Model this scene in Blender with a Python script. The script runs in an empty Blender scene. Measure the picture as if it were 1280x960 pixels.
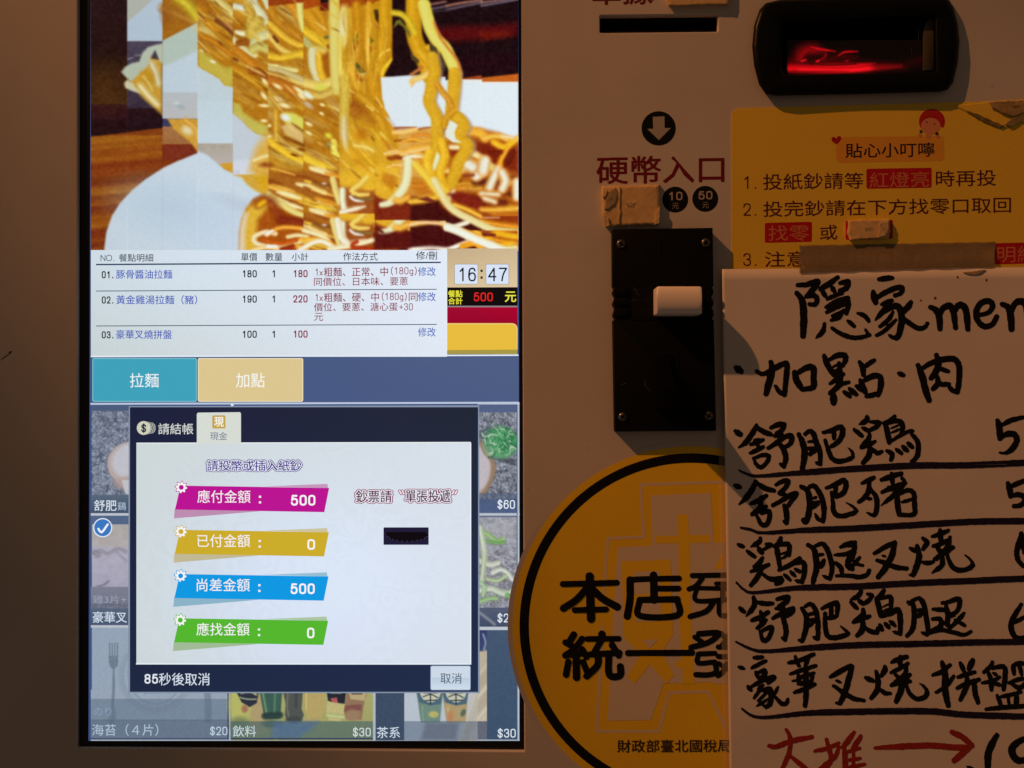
import bpy, math, random
import numpy as np
from mathutils import Vector, Matrix

# ---------------------------------------------------------------- scene, camera, light
scene = bpy.context.scene
PX = 0.0005                      # one photograph pixel is half a millimetre on the machine's front
LENS = 28.0; FPX = LENS/36*1280; DIST = FPX*PX; TILT = math.radians(0.85)
cam_d = bpy.data.cameras.new("camera"); cam_d.lens = LENS; cam_d.sensor_width = 36; cam_d.clip_start = .01; cam_d.clip_end = 50
cam = bpy.data.objects.new("camera", cam_d); scene.collection.objects.link(cam)
cam.location = (0, -DIST, -DIST*math.tan(TILT)); cam.rotation_euler = (math.pi/2+TILT, 0, 0)
scene.camera = cam
CAM = Vector(cam.location); CR = Matrix.Rotation(math.pi/2+TILT, 3, 'X')

world = bpy.data.worlds.new("World"); scene.world = world; world.use_nodes = True
bgn = world.node_tree.nodes["Background"]; bgn.inputs[0].default_value = (1.0, .62, .40, 1); bgn.inputs[1].default_value = .060

def lamp(name, loc, target, power, color, size, blend, radius):
    d = bpy.data.lights.new(name, 'SPOT'); d.energy = power; d.color = color; d.spot_size = math.radians(size); d.spot_blend = blend; d.shadow_soft_size = radius
    o = bpy.data.objects.new(name, d); scene.collection.objects.link(o); o.location = loc
    o.rotation_euler = (Vector(target)-Vector(loc)).to_track_quat('-Z', 'Y').to_euler(); return o
# a warm ceiling spot up on the left rakes across the machine
LD = Vector((-2.2, -1.0, 2.2)).normalized()
TG = Vector((.31, 0, -.12))
lamp("ceiling_spot", TG+LD*5.0, TG, 505, (1.0, .378, .122), 11.6, 1.0, .033)

scene.view_settings.view_transform = 'Standard'; scene.view_settings.look = 'None'; scene.view_settings.exposure = 0; scene.view_settings.gamma = 1
scene.render.engine = 'CYCLES'; scene.cycles.max_bounces = 6; scene.cycles.transparent_max_bounces = 12
try: scene.cycles.use_denoising = True
except Exception: pass

# ---------------------------------------------------------------- helpers
def P(px, py, h=0.0):
    """point on the plane h metres in front of the machine's front"""
    d = CR @ Vector(((px-640)/FPX, (480-py)/FPX, -1.0))
    t = (-h-CAM.y)/d.y
    return Vector((CAM.x+d.x*t, -h, CAM.z+d.z*t))
def P2(s): return [tuple(float(v) for v in q.split(',')) for q in s.split()]
def lin(c): return tuple((v/255/12.92 if v/255 <= .04045 else ((v/255+.055)/1.055)**2.4) for v in c)

def material(name, color=(.5, .5, .5), rough=.5, noise=.0, nscale=400, bump=0, bscale=900, spec=.5, metal=0, alpha=1, coat=0, blotch=0, bsc=12, tint2=None):
    m = bpy.data.materials.new(name); m.use_nodes = True; nt = m.node_tree; N = nt.nodes; L = nt.links; b = N["Principled BSDF"]
    b.inputs["Roughness"].default_value = rough; b.inputs["Metallic"].default_value = metal; b.inputs["Specular IOR Level"].default_value = spec
    b.inputs["Alpha"].default_value = alpha; b.inputs["Coat Weight"].default_value = coat; b.inputs["Coat Roughness"].default_value = .1
    tc = N.new("ShaderNodeTexCoord"); n = N.new("ShaderNodeTexNoise"); n.inputs["Scale"].default_value = nscale; n.inputs["Detail"].default_value = 3
    L.new(tc.outputs["Object"], n.inputs["Vector"]); r = N.new("ShaderNodeMapRange"); r.inputs[1].default_value = .3; r.inputs[2].default_value = .7; r.inputs[3].default_value = 1-noise; r.inputs[4].default_value = 1+noise
    L.new(n.outputs["Fac"], r.inputs[0]); last = r.outputs[0]
    if blotch:
        n2 = N.new("ShaderNodeTexNoise"); n2.inputs["Scale"].default_value = bsc; n2.inputs["Detail"].default_value = 6; n2.inputs["Roughness"].default_value = .6; L.new(tc.outputs["Object"], n2.inputs["Vector"])
        r2 = N.new("ShaderNodeMapRange"); r2.inputs[1].default_value = .35; r2.inputs[2].default_value = .65; r2.inputs[3].default_value = 1-blotch; r2.inputs[4].default_value = 1+blotch*.4; L.new(n2.outputs["Fac"], r2.inputs[0])
        mm = N.new("ShaderNodeMath"); mm.operation = 'MULTIPLY'; L.new(last, mm.inputs[0]); L.new(r2.outputs[0], mm.inputs[1]); last = mm.outputs[0]
    v = N.new("ShaderNodeVectorMath"); v.operation = 'SCALE'; v.inputs[0].default_value = color; L.new(last, v.inputs["Scale"]); L.new(v.outputs[0], b.inputs["Base Color"])
    if bump:
        nb = N.new("ShaderNodeTexNoise"); nb.inputs["Scale"].default_value = bscale; nb.inputs["Detail"].default_value = 2; L.new(tc.outputs["Object"], nb.inputs["Vector"])
        bm = N.new("ShaderNodeBump"); bm.inputs["Strength"].default_value = bump; bm.inputs["Distance"].default_value = .0002; L.new(nb.outputs["Fac"], bm.inputs["Height"]); L.new(bm.outputs[0], b.inputs["Normal"])
    return m

def painted(name, emit, rough=.3, spec=.3, grain=.03):
    """colour held by the mesh: the pixels of the lit display, or flat print"""
    m = bpy.data.materials.new(name); m.use_nodes = True; nt = m.node_tree; N = nt.nodes; L = nt.links; b = N["Principled BSDF"]
    a = N.new("ShaderNodeAttribute"); a.attribute_name = "Col"; tc = N.new("ShaderNodeTexCoord"); n = N.new("ShaderNodeTexNoise"); n.inputs["Scale"].default_value = 1500; L.new(tc.outputs["Object"], n.inputs["Vector"])
    r = N.new("ShaderNodeMapRange"); r.inputs[1].default_value = .3; r.inputs[2].default_value = .7; r.inputs[3].default_value = 1-grain; r.inputs[4].default_value = 1+grain; L.new(n.outputs["Fac"], r.inputs[0])
    v = N.new("ShaderNodeVectorMath"); v.operation = 'SCALE'; L.new(a.outputs["Color"], v.inputs[0]); L.new(r.outputs[0], v.inputs["Scale"])
    b.inputs["Roughness"].default_value = rough; b.inputs["Specular IOR Level"].default_value = spec
    if emit:
        b.inputs["Base Color"].default_value = (.01, .01, .012, 1); L.new(v.outputs[0], b.inputs["Emission Color"]); b.inputs["Emission Strength"].default_value = emit
    else: L.new(v.outputs[0], b.inputs["Base Color"])
    return m

def link(name, me, parent=None, label=None, kind=None):
    o = bpy.data.objects.new(name, me); scene.collection.objects.link(o)
    if parent is not None: o.parent = parent
    if label: o["label"] = label
    if kind: o["kind"] = kind
    return o
def thing(name, label, cat, at=(640, 480), group=None, h=0):
    o = bpy.data.objects.new(name, None); scene.collection.objects.link(o); o.empty_display_size = .01
    o["label"] = label; o["category"] = cat
    if group: o["group"] = group
    o["_o"] = 0; del o["_o"]
    return o
def mesh(name, verts, faces, mat, smooth=False, col=None):
    me = bpy.data.meshes.new(name); me.from_pydata([tuple(v) for v in verts], [], faces); me.update()
    if mat: me.materials.append(mat)
    if col is not None:
        at = me.color_attributes.new("Col", 'FLOAT_COLOR', 'POINT'); n = len(me.vertices)
        c = np.ones((n, 4), np.float32); cc = np.array(col, np.float32).reshape(-1, 3); c[:, :3] = cc if len(cc) == n else cc[0]
        at.data.foreach_set("color", c.ravel())
    if smooth: me.shade_smooth()
    return me

SCR = -0.0024; LAY = 0.00004       # the picture plane of the display, and the step between flat layers
def flat(name, pts, c, z, parent, mat=None, label=None, cols=None):
    """thin flat sheet: polygon given in photograph pixels on the front plane"""
    if isinstance(pts, str): pts = P2(pts)
    pts = pts if orient(pts) else pts[::-1]
    if mat is None:
        return link(name, mesh(name, [P(x, y, z) for x, y in pts], [list(range(len(pts)))], M_SCREEN, col=[lin(q) for q in cols] if cols else lin(c)), parent, label)
    return link(name, mesh(name, [P(x, y, z) for x, y in pts], [list(range(len(pts)))], mat, col=(lin(c) if c else None)), parent, label)
def orient(pts):
    a = sum(pts[i][0]*pts[(i+1) % len(pts)][1]-pts[(i+1) % len(pts)][0]*pts[i][1] for i in range(len(pts))); return a < 0
def rr(x0, y0, x1, y1, r=3, n=5, sk=0):
    out = []
    for cx, cy, a0 in ((x1-r, y1-r, 0), (x0+r, y1-r, 90), (x0+r, y0+r, 180), (x1-r, y0+r, 270)):
        for k in range(n+1):
            a = math.radians(a0+90*k/n); out.append((cx+r*math.cos(a), cy+r*math.sin(a)))
    if sk: out = [(x, y+sk*(x-x0)/(x1-x0)) for x, y in out]
    return out
def circ(cx, cy, rx, ry=None, n=48): return [(cx+rx*math.cos(2*math.pi*i/n), cy+(ry or rx)*math.sin(2*math.pi*i/n)) for i in range(n)]
def grad(name, x0, y0, x1, y1, c4, z, parent, label=None):
    """rectangle with corner colours: top left, top right, bottom right, bottom left"""
    return flat(name, [(x0, y0), (x0, y1), (x1, y1), (x1, y0)], None, z, parent, None, label, [c4[0], c4[3], c4[2], c4[1]])
def plate(name, K, z, parent, mat, label=None):
    """lay a painted canvas out as a fine sheet of faces"""
    ny, nx = K.X.shape; c = np.clip(K.c, 0, 255)/255; c = np.where(c <= .04045, c/12.92, ((c+.055)/1.055)**2.4)
    d0 = np.stack([(K.X.ravel()-640)/FPX, (480-K.Y.ravel())/FPX, -np.ones(nx*ny)], 1) @ np.array(CR).T
    zz = z if not hasattr(K, 'H') else K.H.ravel()+z
    t = (-zz-CAM.y)/d0[:, 1]; v = d0*t[:, None]+np.array(CAM); me = bpy.data.meshes.new(name)
    me.vertices.add(nx*ny); me.vertices.foreach_set("co", v.astype(np.float32).ravel())
    i = np.arange(nx*ny).reshape(ny, nx); q = np.stack([i[:-1, :-1], i[1:, :-1], i[1:, 1:], i[:-1, 1:]], -1).reshape(-1, 4)
    if hasattr(K, 'keep'): q = q[K.keep[:-1, :-1].ravel()]
    me.loops.add(len(q)*4); me.loops.foreach_set("vertex_index", q.astype(np.int32).ravel()); me.polygons.add(len(q))
    me.polygons.foreach_set("loop_start", np.arange(0, len(q)*4, 4, dtype=np.int32)); me.polygons.foreach_set("loop_total", np.full(len(q), 4, np.int32)); me.update(calc_edges=True)
    at = me.color_attributes.new("Col", 'FLOAT_COLOR', 'POINT'); cc = np.ones((nx*ny, 4), np.float32); cc[:, :3] = c.reshape(-1, 3); at.data.foreach_set("color", cc.ravel())
    me.materials.append(mat); me.validate()
    return link(name, me, parent, label)
def solid(name, pts, h0, h1, mat, parent, bevel=.0004, seg=2, label=None, smooth=True, taper=0):
    """prism standing off the front plane from h0 to h1, its outline (at h1) in photograph pixels, edges rounded"""
    if isinstance(pts, str): pts = P2(pts)
    pts = pts if orient(pts) else pts[::-1]; n = len(pts)
    v1 = [P(x, y, h1) for x, y in pts]; v0 = [Vector((p.x, -h0, p.z)) for p in v1]
    f = [list(range(n))]+[[i, i+n, (i+1) % n+n, (i+1) % n] for i in range(n)]+[list(range(2*n-1, n-1, -1))]
    me = mesh(name, v1+v0, f, mat)
    o = link(name, me, parent, label)
    if bevel: apply_bevel(o, bevel, seg)
    return o
def apply_bevel(o, w, seg=2):
    import bmesh
    bm = bmesh.new(); bm.from_mesh(o.data); bmesh.ops.remove_doubles(bm, verts=bm.verts, dist=1e-6)
    y0 = max(v.co.y for v in bm.verts)
    es = [e for e in bm.edges if len(e.link_faces) == 2 and e.calc_face_angle(0) > .5 and not all(abs(v.co.y-y0) < 1e-7 for v in e.verts)]
    bmesh.ops.bevel(bm, geom=es, offset=w, segments=seg, profile=.5, affect='EDGES', clamp_overlap=True); bmesh.ops.recalc_face_normals(bm, faces=bm.faces)
    bm.to_mesh(o.data); bm.free(); o.data.shade_smooth()
    try: o.data.set_sharp_from_angle(angle=.7)
    except Exception: pass

def text(s, x0, y0, x1, y1, c, z, parent, bold=0, sk=0, name="lettering", mat=None, shear=0, label=None, cx=None):
    """lettering whose ink fills the box x0..x1, y0..y1; sk raises its right end"""
    cu = bpy.data.curves.new("t", 'FONT'); cu.body = s; cu.size = 1; cu.offset = 0; cu.resolution_u = 2; cu.fill_mode = 'FRONT'
    if cx: cu.space_character = cx
    o = bpy.data.objects.new("t", cu); me = bpy.data.meshes.new_from_object(o); bpy.data.objects.remove(o)
    n = len(me.vertices); a = np.zeros(n*3, np.float32); me.vertices.foreach_get("co", a); a = a.reshape(-1, 3)
    lo = a.min(0); hi = a.max(0); u = (a[:, 0]-lo[0])/(hi[0]-lo[0]); w = (hi[1]-a[:, 1])/(hi[1]-lo[1])
    X = x0+u*(x1-x0)+shear*(1-w); Y = y0+w*(y1-y0)-sk*u
    em = (y1-y0)/(hi[1]-lo[1]); zz = z(X, Y) if callable(z) else np.full(n, z)
    fs = [tuple(p.vertices) for p in me.polygons]; bpy.data.meshes.remove(me); vs = []; fa = []; b = bold*em*.8
    # heavier weights: the outline is laid down several times, each a hair above the last
    nn = 1 if bold < .002 else 4 if bold < .012 else 6 if bold < .04 else 14; b = b if bold >= .012 else b*1.6
    offs = [(0, 0)] if nn == 1 else [(b*math.cos(a), b*.8*math.sin(a)) for a in [2*math.pi*(i+.5)/nn for i in range(nn)]]
    for j, (ox, oy) in enumerate(offs):
        fa += [tuple(v+len(vs) for v in f) for f in fs]; vs += [P(float(p)+ox, float(q)+oy, float(k)+j*2.5e-6) for p, q, k in zip(X, Y, zz)]
    me = bpy.data.meshes.new(name); me.from_pydata([tuple(v) for v in vs], [], fa); n = len(vs)
    me.materials.clear(); me.materials.append(mat or M_SCREEN)
    at = me.color_attributes.new("Col", 'FLOAT_COLOR', 'POINT'); cc = np.ones((n, 4), np.float32); cc[:, :3] = lin(c); at.data.foreach_set("color", cc.ravel()); me.update()
    return link(name, me, parent, label)

# ---- ink: strokes merged into one clean outline
def ink(name, strokes, res, z, mat, parent, rag=.25, seed=1, label=None, c=(10, 10, 10)):
    """strokes: (points, width, start taper, end taper) in photograph pixels"""
    al = np.concatenate([spline(s[0], 3) for s in strokes]); m = max(s[1] for s in strokes)
    x0, y0 = al.min(0)-m; x1, y1 = al.max(0)+m; nx = int((x1-x0)/res)+2; ny = int((y1-y0)/res)+2
    X, Y = np.meshgrid(x0+np.arange(nx)*res, y0+np.arange(ny)*res); F = np.full(X.shape, 9.0)
    for pts, w, t0, t1 in strokes:
        q = spline(pts, 3); n = len(q)-1
        for i in range(n):
            ax, ay = q[i]; bx, by = q[i+1]; mm = w+2
            i0 = max(0, int((min(ax, bx)-mm-x0)/res)); i1 = min(nx, int((max(ax, bx)+mm-x0)/res)+2); j0 = max(0, int((min(ay, by)-mm-y0)/res)); j1 = min(ny, int((max(ay, by)+mm-y0)/res)+2)
            xs, ys = X[j0:j1, i0:i1], Y[j0:j1, i0:i1]; dx, dy = bx-ax, by-ay
            t = np.clip(((xs-ax)*dx+(ys-ay)*dy)/(dx*dx+dy*dy+1e-9), 0, 1); g = (i+t)/n
            r = w/2*(t0+(1-t0)*np.clip(g*3.5, 0, 1))*(t1+(1-t1)*np.clip((1-g)*3.5, 0, 1))
            F[j0:j1, i0:i1] = np.minimum(F[j0:j1, i0:i1], np.hypot(xs-ax-t*dx, ys-ay-t*dy)-r)
    if rag: F = F+lattice(X/2.2, Y/2.2, seed)*rag+lattice(X/6, Y/6, seed+1)*rag
    F = -F; verts = []; idx = {}; faces = []
    def V(key, x, y):
        if key not in idx: idx[key] = len(verts); verts.append((x, y))
        return idx[key]
    def corner(i, j): return V((0, i, j), x0+i*res, y0+j*res)
    def edge(i, j, k):
        if k == 0: a, b = F[j, i], F[j, i+1]; t = a/(a-b); return V((1, i, j), x0+(i+t)*res, y0+j*res)
        a, b = F[j, i], F[j+1, i]; t = a/(a-b); return V((2, i, j), x0+i*res, y0+(j+t)*res)
    S = F > 0; cnt = S[:-1, :-1].astype(int)+S[1:, :-1]+S[:-1, 1:]+S[1:, 1:]
    for j in range(ny-1):
        row = cnt[j]; i = 0; ii = np.nonzero(row)[0]; k = 0
        while k < len(ii):
            i = int(ii[k])
            if row[i] == 4:
                e = k
                while e+1 < len(ii) and ii[e+1] == ii[e]+1 and row[ii[e+1]] == 4: e += 1
                a, b = i, int(ii[e])+1
                top = [corner(q, j) for q in range(a, b+1)]; bot = [corner(q, j+1) for q in range(b, a-1, -1)]
                faces.append((top+bot)[::-1]); k = e+1; continue
            p = []; s = (S[j, i], S[j, i+1], S[j+1, i+1], S[j+1, i])
            if s[0]: p.append(corner(i, j))
            if s[0] != s[1]: p.append(edge(i, j, 0))
            if s[1]: p.append(corner(i+1, j))
            if s[1] != s[2]: p.append(edge(i+1, j, 1))
            if s[2]: p.append(corner(i+1, j+1))
            if s[2] != s[3]: p.append(edge(i, j+1, 0))
            if s[3]: p.append(corner(i, j+1))
            if s[3] != s[0]: p.append(edge(i, j, 1))
            if len(set(p)) > 2: faces.append(p[::-1])
            k += 1
    co = [P(x, y, (z(x, y) if callable(z) else z)) for x, y in verts]
    return link(name, mesh(name, co, faces, mat, col=lin(c)), parent, label)
def strokes(ox, oy, sc, data, w=1.0, t=(.72, .8)):
    out = []
    for s in data.split('|'):
        s = s.strip()
        if not s: continue
        p, ww = s.rsplit(';', 1); tt = t
        if ww.endswith('t'): ww = ww[:-1]; tt = (t[0], .3)
        if ww.endswith('b'): ww = ww[:-1]; tt = (.3, t[1])
        out.append(([(ox+x/sc, oy+y/sc) for x, y in P2(p)], float(ww)/sc*w, tt[0], tt[1]))
    return out

SK = {'0': ["0,.3 .1,.07 .5,0 .9,.07 1,.3 1,.7 .9,.93 .5,1 .1,.93 0,.7 0,.3"], '1': ["/.18,.24 .6,0", "/.6,0 .6,1"], '2': ["0,.28 .12,.06 .5,0 .88,.07 .97,.3 .8,.55 .4,.78 .02,1", "/.02,1 1,1"],
 '3': ["0,.22 .14,.05 .5,0 .85,.06 .93,.25 .82,.44 .45,.48", ".45,.48 .88,.54 1,.73 .88,.94 .5,1 .12,.94 0,.76"], '4': ["/.76,0 0,.68", "/0,.68 1,.68", "/.76,0 .76,1"], '5': ["/.88,0 .18,0", "/.18,0 .05,.48", ".05,.5 .25,.37 .55,.34 .88,.42 1,.66 .88,.93 .5,1 .12,.94 0,.76"],
 '6': [".95,.2 .82,.04 .5,0 .16,.08 .02,.35 0,.68 .14,.93 .5,1 .86,.94 1,.68 .86,.44 .5,.38 .14,.46 .02,.66"], '7': ["/0,0 1,0", "1,0 .65,.35 .45,.68 .36,1"], '8': [".5,0 .1,.07 .05,.24 .15,.42 .5,.47 .85,.42 .95,.24 .9,.07 .5,0", ".5,.47 .12,.54 0,.74 .12,.94 .5,1 .88,.94 1,.74 .88,.54 .5,.47"],
 '9': [".05,.8 .18,.96 .5,1 .84,.92 .98,.65 1,.32 .86,.07 .5,0 .14,.06 0,.32 .14,.56 .5,.62 .86,.54 .98,.34"], '$': ["1,.24 .85,.07 .5,.02 .12,.1 .05,.28 .2,.43 .5,.5 .85,.58 1,.76 .86,.93 .5,.99 .12,.92 0,.74", "/.5,-.1 .5,1.1"],
 '.': ["/.5,.97 .5,.98"], 'x': ["/0,.4 1,1", "/1,.4 0,1"], '(': ["1,-.1 .4,.2 .3,.5 .4,.85 1,1.15"], ')': ["0,-.1 .6,.2 .7,.5 .6,.85 0,1.15"], 'g': [".9,.5 .5,.36 .1,.46 0,.68 .1,.9 .5,.98 .9,.88", "/.9,.36 .9,1.1", ".9,1.1 .7,1.25 .2,1.22"], '+': ["/0,.55 1,.55", "/.5,.25 .5,.85"], 'N': ["/0,1 0,0", "/0,0 1,1", "/1,1 1,0"], 'O': [".5,0 .12,.08 -.05,.3 -.05,.7 .12,.92 .5,1 .88,.92 1.05,.7 1.05,.3 .88,.08 .5,0"]}
def num(s, x0, y0, x1, y1, c, z, parent, wt=.13, mat=None, name="lettering", sk=0):
    """plain sans figures drawn as strokes, filling the box"""
    h = y1-y0; w = wt*h; adv = {'.': .5, 'N': 1.2, 'O': 1.3, '(': .6, ')': .6}; gap = w/((x1-x0)/len(s))*1.15+.36
    tot = sum(adv.get(q, 1.) for q in s)+gap*(len(s)-1); u = (x1-x0-w)/tot; x = x0+w/2; out = []
    for q in s:
        a = adv.get(q, 1.)*u
        for k in SK[q]:
            p = P2(k.lstrip('/')); out.append(([(x+a*i, y0+w/2+(h-w)*j-sk*(x-x0)/(x1-x0)) for i, j in p], w*(1.25 if q == '.' else 1), 1, 1))
        x += a+gap*u
    return ink(name, out, max(.28, h/40), z, mat or M_SCREEN, parent, 0, c=c)

def groups_by_x(st):
    """strokes that overlap along the line belong to one written sign"""
    iv = sorted([(min(q[0] for q in s[0])-s[1]*.3, max(q[0] for q in s[0])+s[1]*.3, s) for s in st], key=lambda t: t[0]); out = []; hi = -1e9
    for a, b, s in iv:
        if a > hi: out.append([])
        out[-1].append(s); hi = max(hi, b)
    return out
# ---------------------------------------------------------------- painter for the pictures shown on the display
#<PAINT>
def lattice(X, Y, seed):
    xi = np.floor(X).astype(np.int64); yi = np.floor(Y).astype(np.int64)
    fx = X-xi; fy = Y-yi; fx = fx*fx*(3-2*fx); fy = fy*fy*(3-2*fy)
    def h(a, b):
        n = (a*374761393 + b*668265263 + seed*1442695041) & 0x7fffffff
        n = ((n ^ (n >> 13))*1274126177) & 0x7fffffff
        return ((n ^ (n >> 16)) & 0xffff)/65535.0
    a = h(xi, yi)*(1-fx)+h(xi+1, yi)*fx; b = h(xi, yi+1)*(1-fx)+h(xi+1, yi+1)*fx
    return (a*(1-fy)+b*fy)*2-1

def spline(pts, step=1.5):
    p = [np.array(q, float) for q in pts]
    if len(p) == 1: p = [p[0], p[0]+np.array([.1, 0])]
    if len(p) == 2:
        return np.array(p)
    q = [2*p[0]-p[1]]+p+[2*p[-1]-p[-2]]; out = []
    for i in range(1, len(q)-2):
        a, b, c, d = q[i-1:i+3]; n = max(2, int(np.hypot(*(c-b))/step))
        for k in range(n):
            t = k/n
            out.append(.5*((2*b)+(c-a)*t+(2*a-5*b+4*c-d)*t*t+(3*b-a-3*c+d)*t**3))
    out.append(p[-1]); return np.array(out)

def P2(s):
    return [tuple(float(v) for v in q.split(',')) for q in s.split()]

class Canvas:
    """a displayed or printed picture, painted in sRGB 0..255 and laid on a fine grid of faces"""
    def __init__(s, x0, y0, x1, y1, step=1.0, base=(0, 0, 0)):
        s.nx = int(round((x1-x0)/step))+1; s.ny = int(round((y1-y0)/step))+1
        s.x0, s.y0, s.x1, s.y1 = x0, y0, x1, y1
        s.X, s.Y = np.meshgrid(np.linspace(x0, x1, s.nx), np.linspace(y0, y1, s.ny))
        s.c = np.zeros((s.ny, s.nx, 3))+np.array(base, float); s.st = step
    def sub(s, xa, ya, xb, yb):
        sx = (s.x1-s.x0)/(s.nx-1); sy = (s.y1-s.y0)/(s.ny-1)
        i0 = max(0, int((xa-s.x0)/sx)); i1 = min(s.nx, int((xb-s.x0)/sx)+2)
        j0 = max(0, int((ya-s.y0)/sy)); j1 = min(s.ny, int((yb-s.y0)/sy)+2)
        return (slice(j0, max(j1, j0)), slice(i0, max(i1, i0)))
    def mix(s, sl, a, col):
        a = np.clip(a, 0, 1)[..., None]; s.c[sl] = s.c[sl]*(1-a)+np.asarray(col, float)*a
    def rect(s, xa, ya, xb, yb, c, c2=None, alpha=1):
        """c at the top, c2 at the bottom"""
        sl = s.sub(xa, ya, xb, yb); X, Y = s.X[sl], s.Y[sl]
        a = ((X >= xa) & (X < xb) & (Y >= ya) & (Y < yb))*float(alpha)
        if c2 is not None:
            t = np.clip((Y-ya)/(yb-ya), 0, 1)[..., None]; c = np.array(c, float)*(1-t)+np.array(c2, float)*t
        s.mix(sl, a, c)
    def poly(s, pts, c, alpha=1, soft=.8, smooth=False, clip=None):
        if isinstance(pts, str): pts = P2(pts)
        if smooth: pts = [tuple(q) for q in spline(list(pts)+[pts[0]], 4)[:-1]]
        xs = [p[0] for p in pts]; ys = [p[1] for p in pts]
        sl = s.sub(min(xs)-soft*2, min(ys)-soft*2, max(xs)+soft*2, max(ys)+soft*2)
        X, Y = s.X[sl], s.Y[sl]
        if X.size == 0: return
        ins = np.zeros(X.shape, bool); D = np.full(X.shape, 1e9); n = len(pts)
        for i in range(n):
            ax, ay = pts[i]; bx, by = pts[(i+1) % n]
            if (ay > Y.max() and by > Y.max()+1e9): continue
            cr = ((ay > Y) != (by > Y))
            with np.errstate(divide='ignore', invalid='ignore'):
                xx = (bx-ax)*(Y-ay)/((by-ay) if by != ay else 1e-9)+ax
            ins ^= cr & (X < xx)
            L = (bx-ax)**2+(by-ay)**2+1e-9
            t = np.clip(((X-ax)*(bx-ax)+(Y-ay)*(by-ay))/L, 0, 1)
            D = np.minimum(D, np.hypot(X-ax-t*(bx-ax), Y-ay-t*(by-ay)))
        a = np.clip(np.where(ins, D, -D)/(2*soft)+.5, 0, 1)*alpha
        if clip: a = a*((X >= clip[0]) & (X < clip[2]) & (Y >= clip[1]) & (Y < clip[3]))
        s.mix(sl, a, c)
    def ell(s, cx, cy, rx, ry, c, soft=.2, alpha=1, rot=0):
        r = max(rx, ry)*(1+soft)+1; sl = s.sub(cx-r, cy-r, cx+r, cy+r); X, Y = s.X[sl]-cx, s.Y[sl]-cy
        if X.size == 0: return
        ca, sa = math.cos(rot), math.sin(rot); u = (X*ca+Y*sa)/rx; v = (-X*sa+Y*ca)/ry
        d = np.hypot(u, v); s.mix(sl, np.clip((1+soft-d)/(2*soft), 0, 1)*alpha, c)
    def strand(s, pts, w, c, hi=None, lo=None, soft=.8, alpha=1, taper=(1, 1), clip=None, shade=.35):
        if isinstance(pts, str): pts = P2(pts)
        q = spline(pts, 3); w = w/2; m = w+soft*2
        sl = s.sub(q[:, 0].min()-m, q[:, 1].min()-m, q[:, 0].max()+m, q[:, 1].max()+m)
        X, Y = s.X[sl], s.Y[sl]
        if X.size == 0: return
        D = np.full(X.shape, 1e9); S = np.zeros(X.shape); n = len(q)-1
        for i in range(n):
            ax, ay = q[i]; bx, by = q[i+1]; dx, dy = bx-ax, by-ay; L = dx*dx+dy*dy+1e-9
            t = np.clip(((X-ax)*dx+(Y-ay)*dy)/L, 0, 1)
            ex = X-ax-t*dx; ey = Y-ay-t*dy; g = (i+t)/n
            r = w*(taper[0]+(1-taper[0])*np.clip(g*3, 0, 1))*(taper[1]+(1-taper[1])*np.clip((1-g)*3, 0, 1))
            d = np.hypot(ex, ey)-r; k = d < D
            D = np.where(k, d, D); S = np.where(k, (ex*dy-ey*dx)/math.sqrt(L)/w, S)
        soft = soft*1.5
        c = np.array(c, float); lo = c*(.8, .72, .55) if lo is None else np.array(lo, float)
        hi = np.minimum(c*1.14+14, 250) if hi is None else np.array(hi, float)
        e = np.clip(np.abs(S), 0, 1)[..., None]**2*shade*1.1; col = c*(1-e)+lo*e
        g = (np.exp(-((S+.25)/.45)**2)*shade*1.1)[..., None]; g = np.clip(g, 0, 1); col = col*(1-g)+hi*g
        a = np.clip(-D/(2*soft)+.5, 0, 1)*alpha
        if clip: a = a*((X >= clip[0]) & (X < clip[2]) & (Y >= clip[1]) & (Y < clip[3]))
        s.mix(sl, a, col)
    def grain(s, amp, sc=1.5, seed=1, box=None, col=(1, 1, 1)):
        sl = s.sub(*box) if box else (slice(None), slice(None))
        n = lattice(s.X[sl]/sc, s.Y[sl]/sc, seed)[..., None]
        s.c[sl] = np.clip(s.c[sl]+n*amp*np.array(col), 0, 255)

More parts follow.
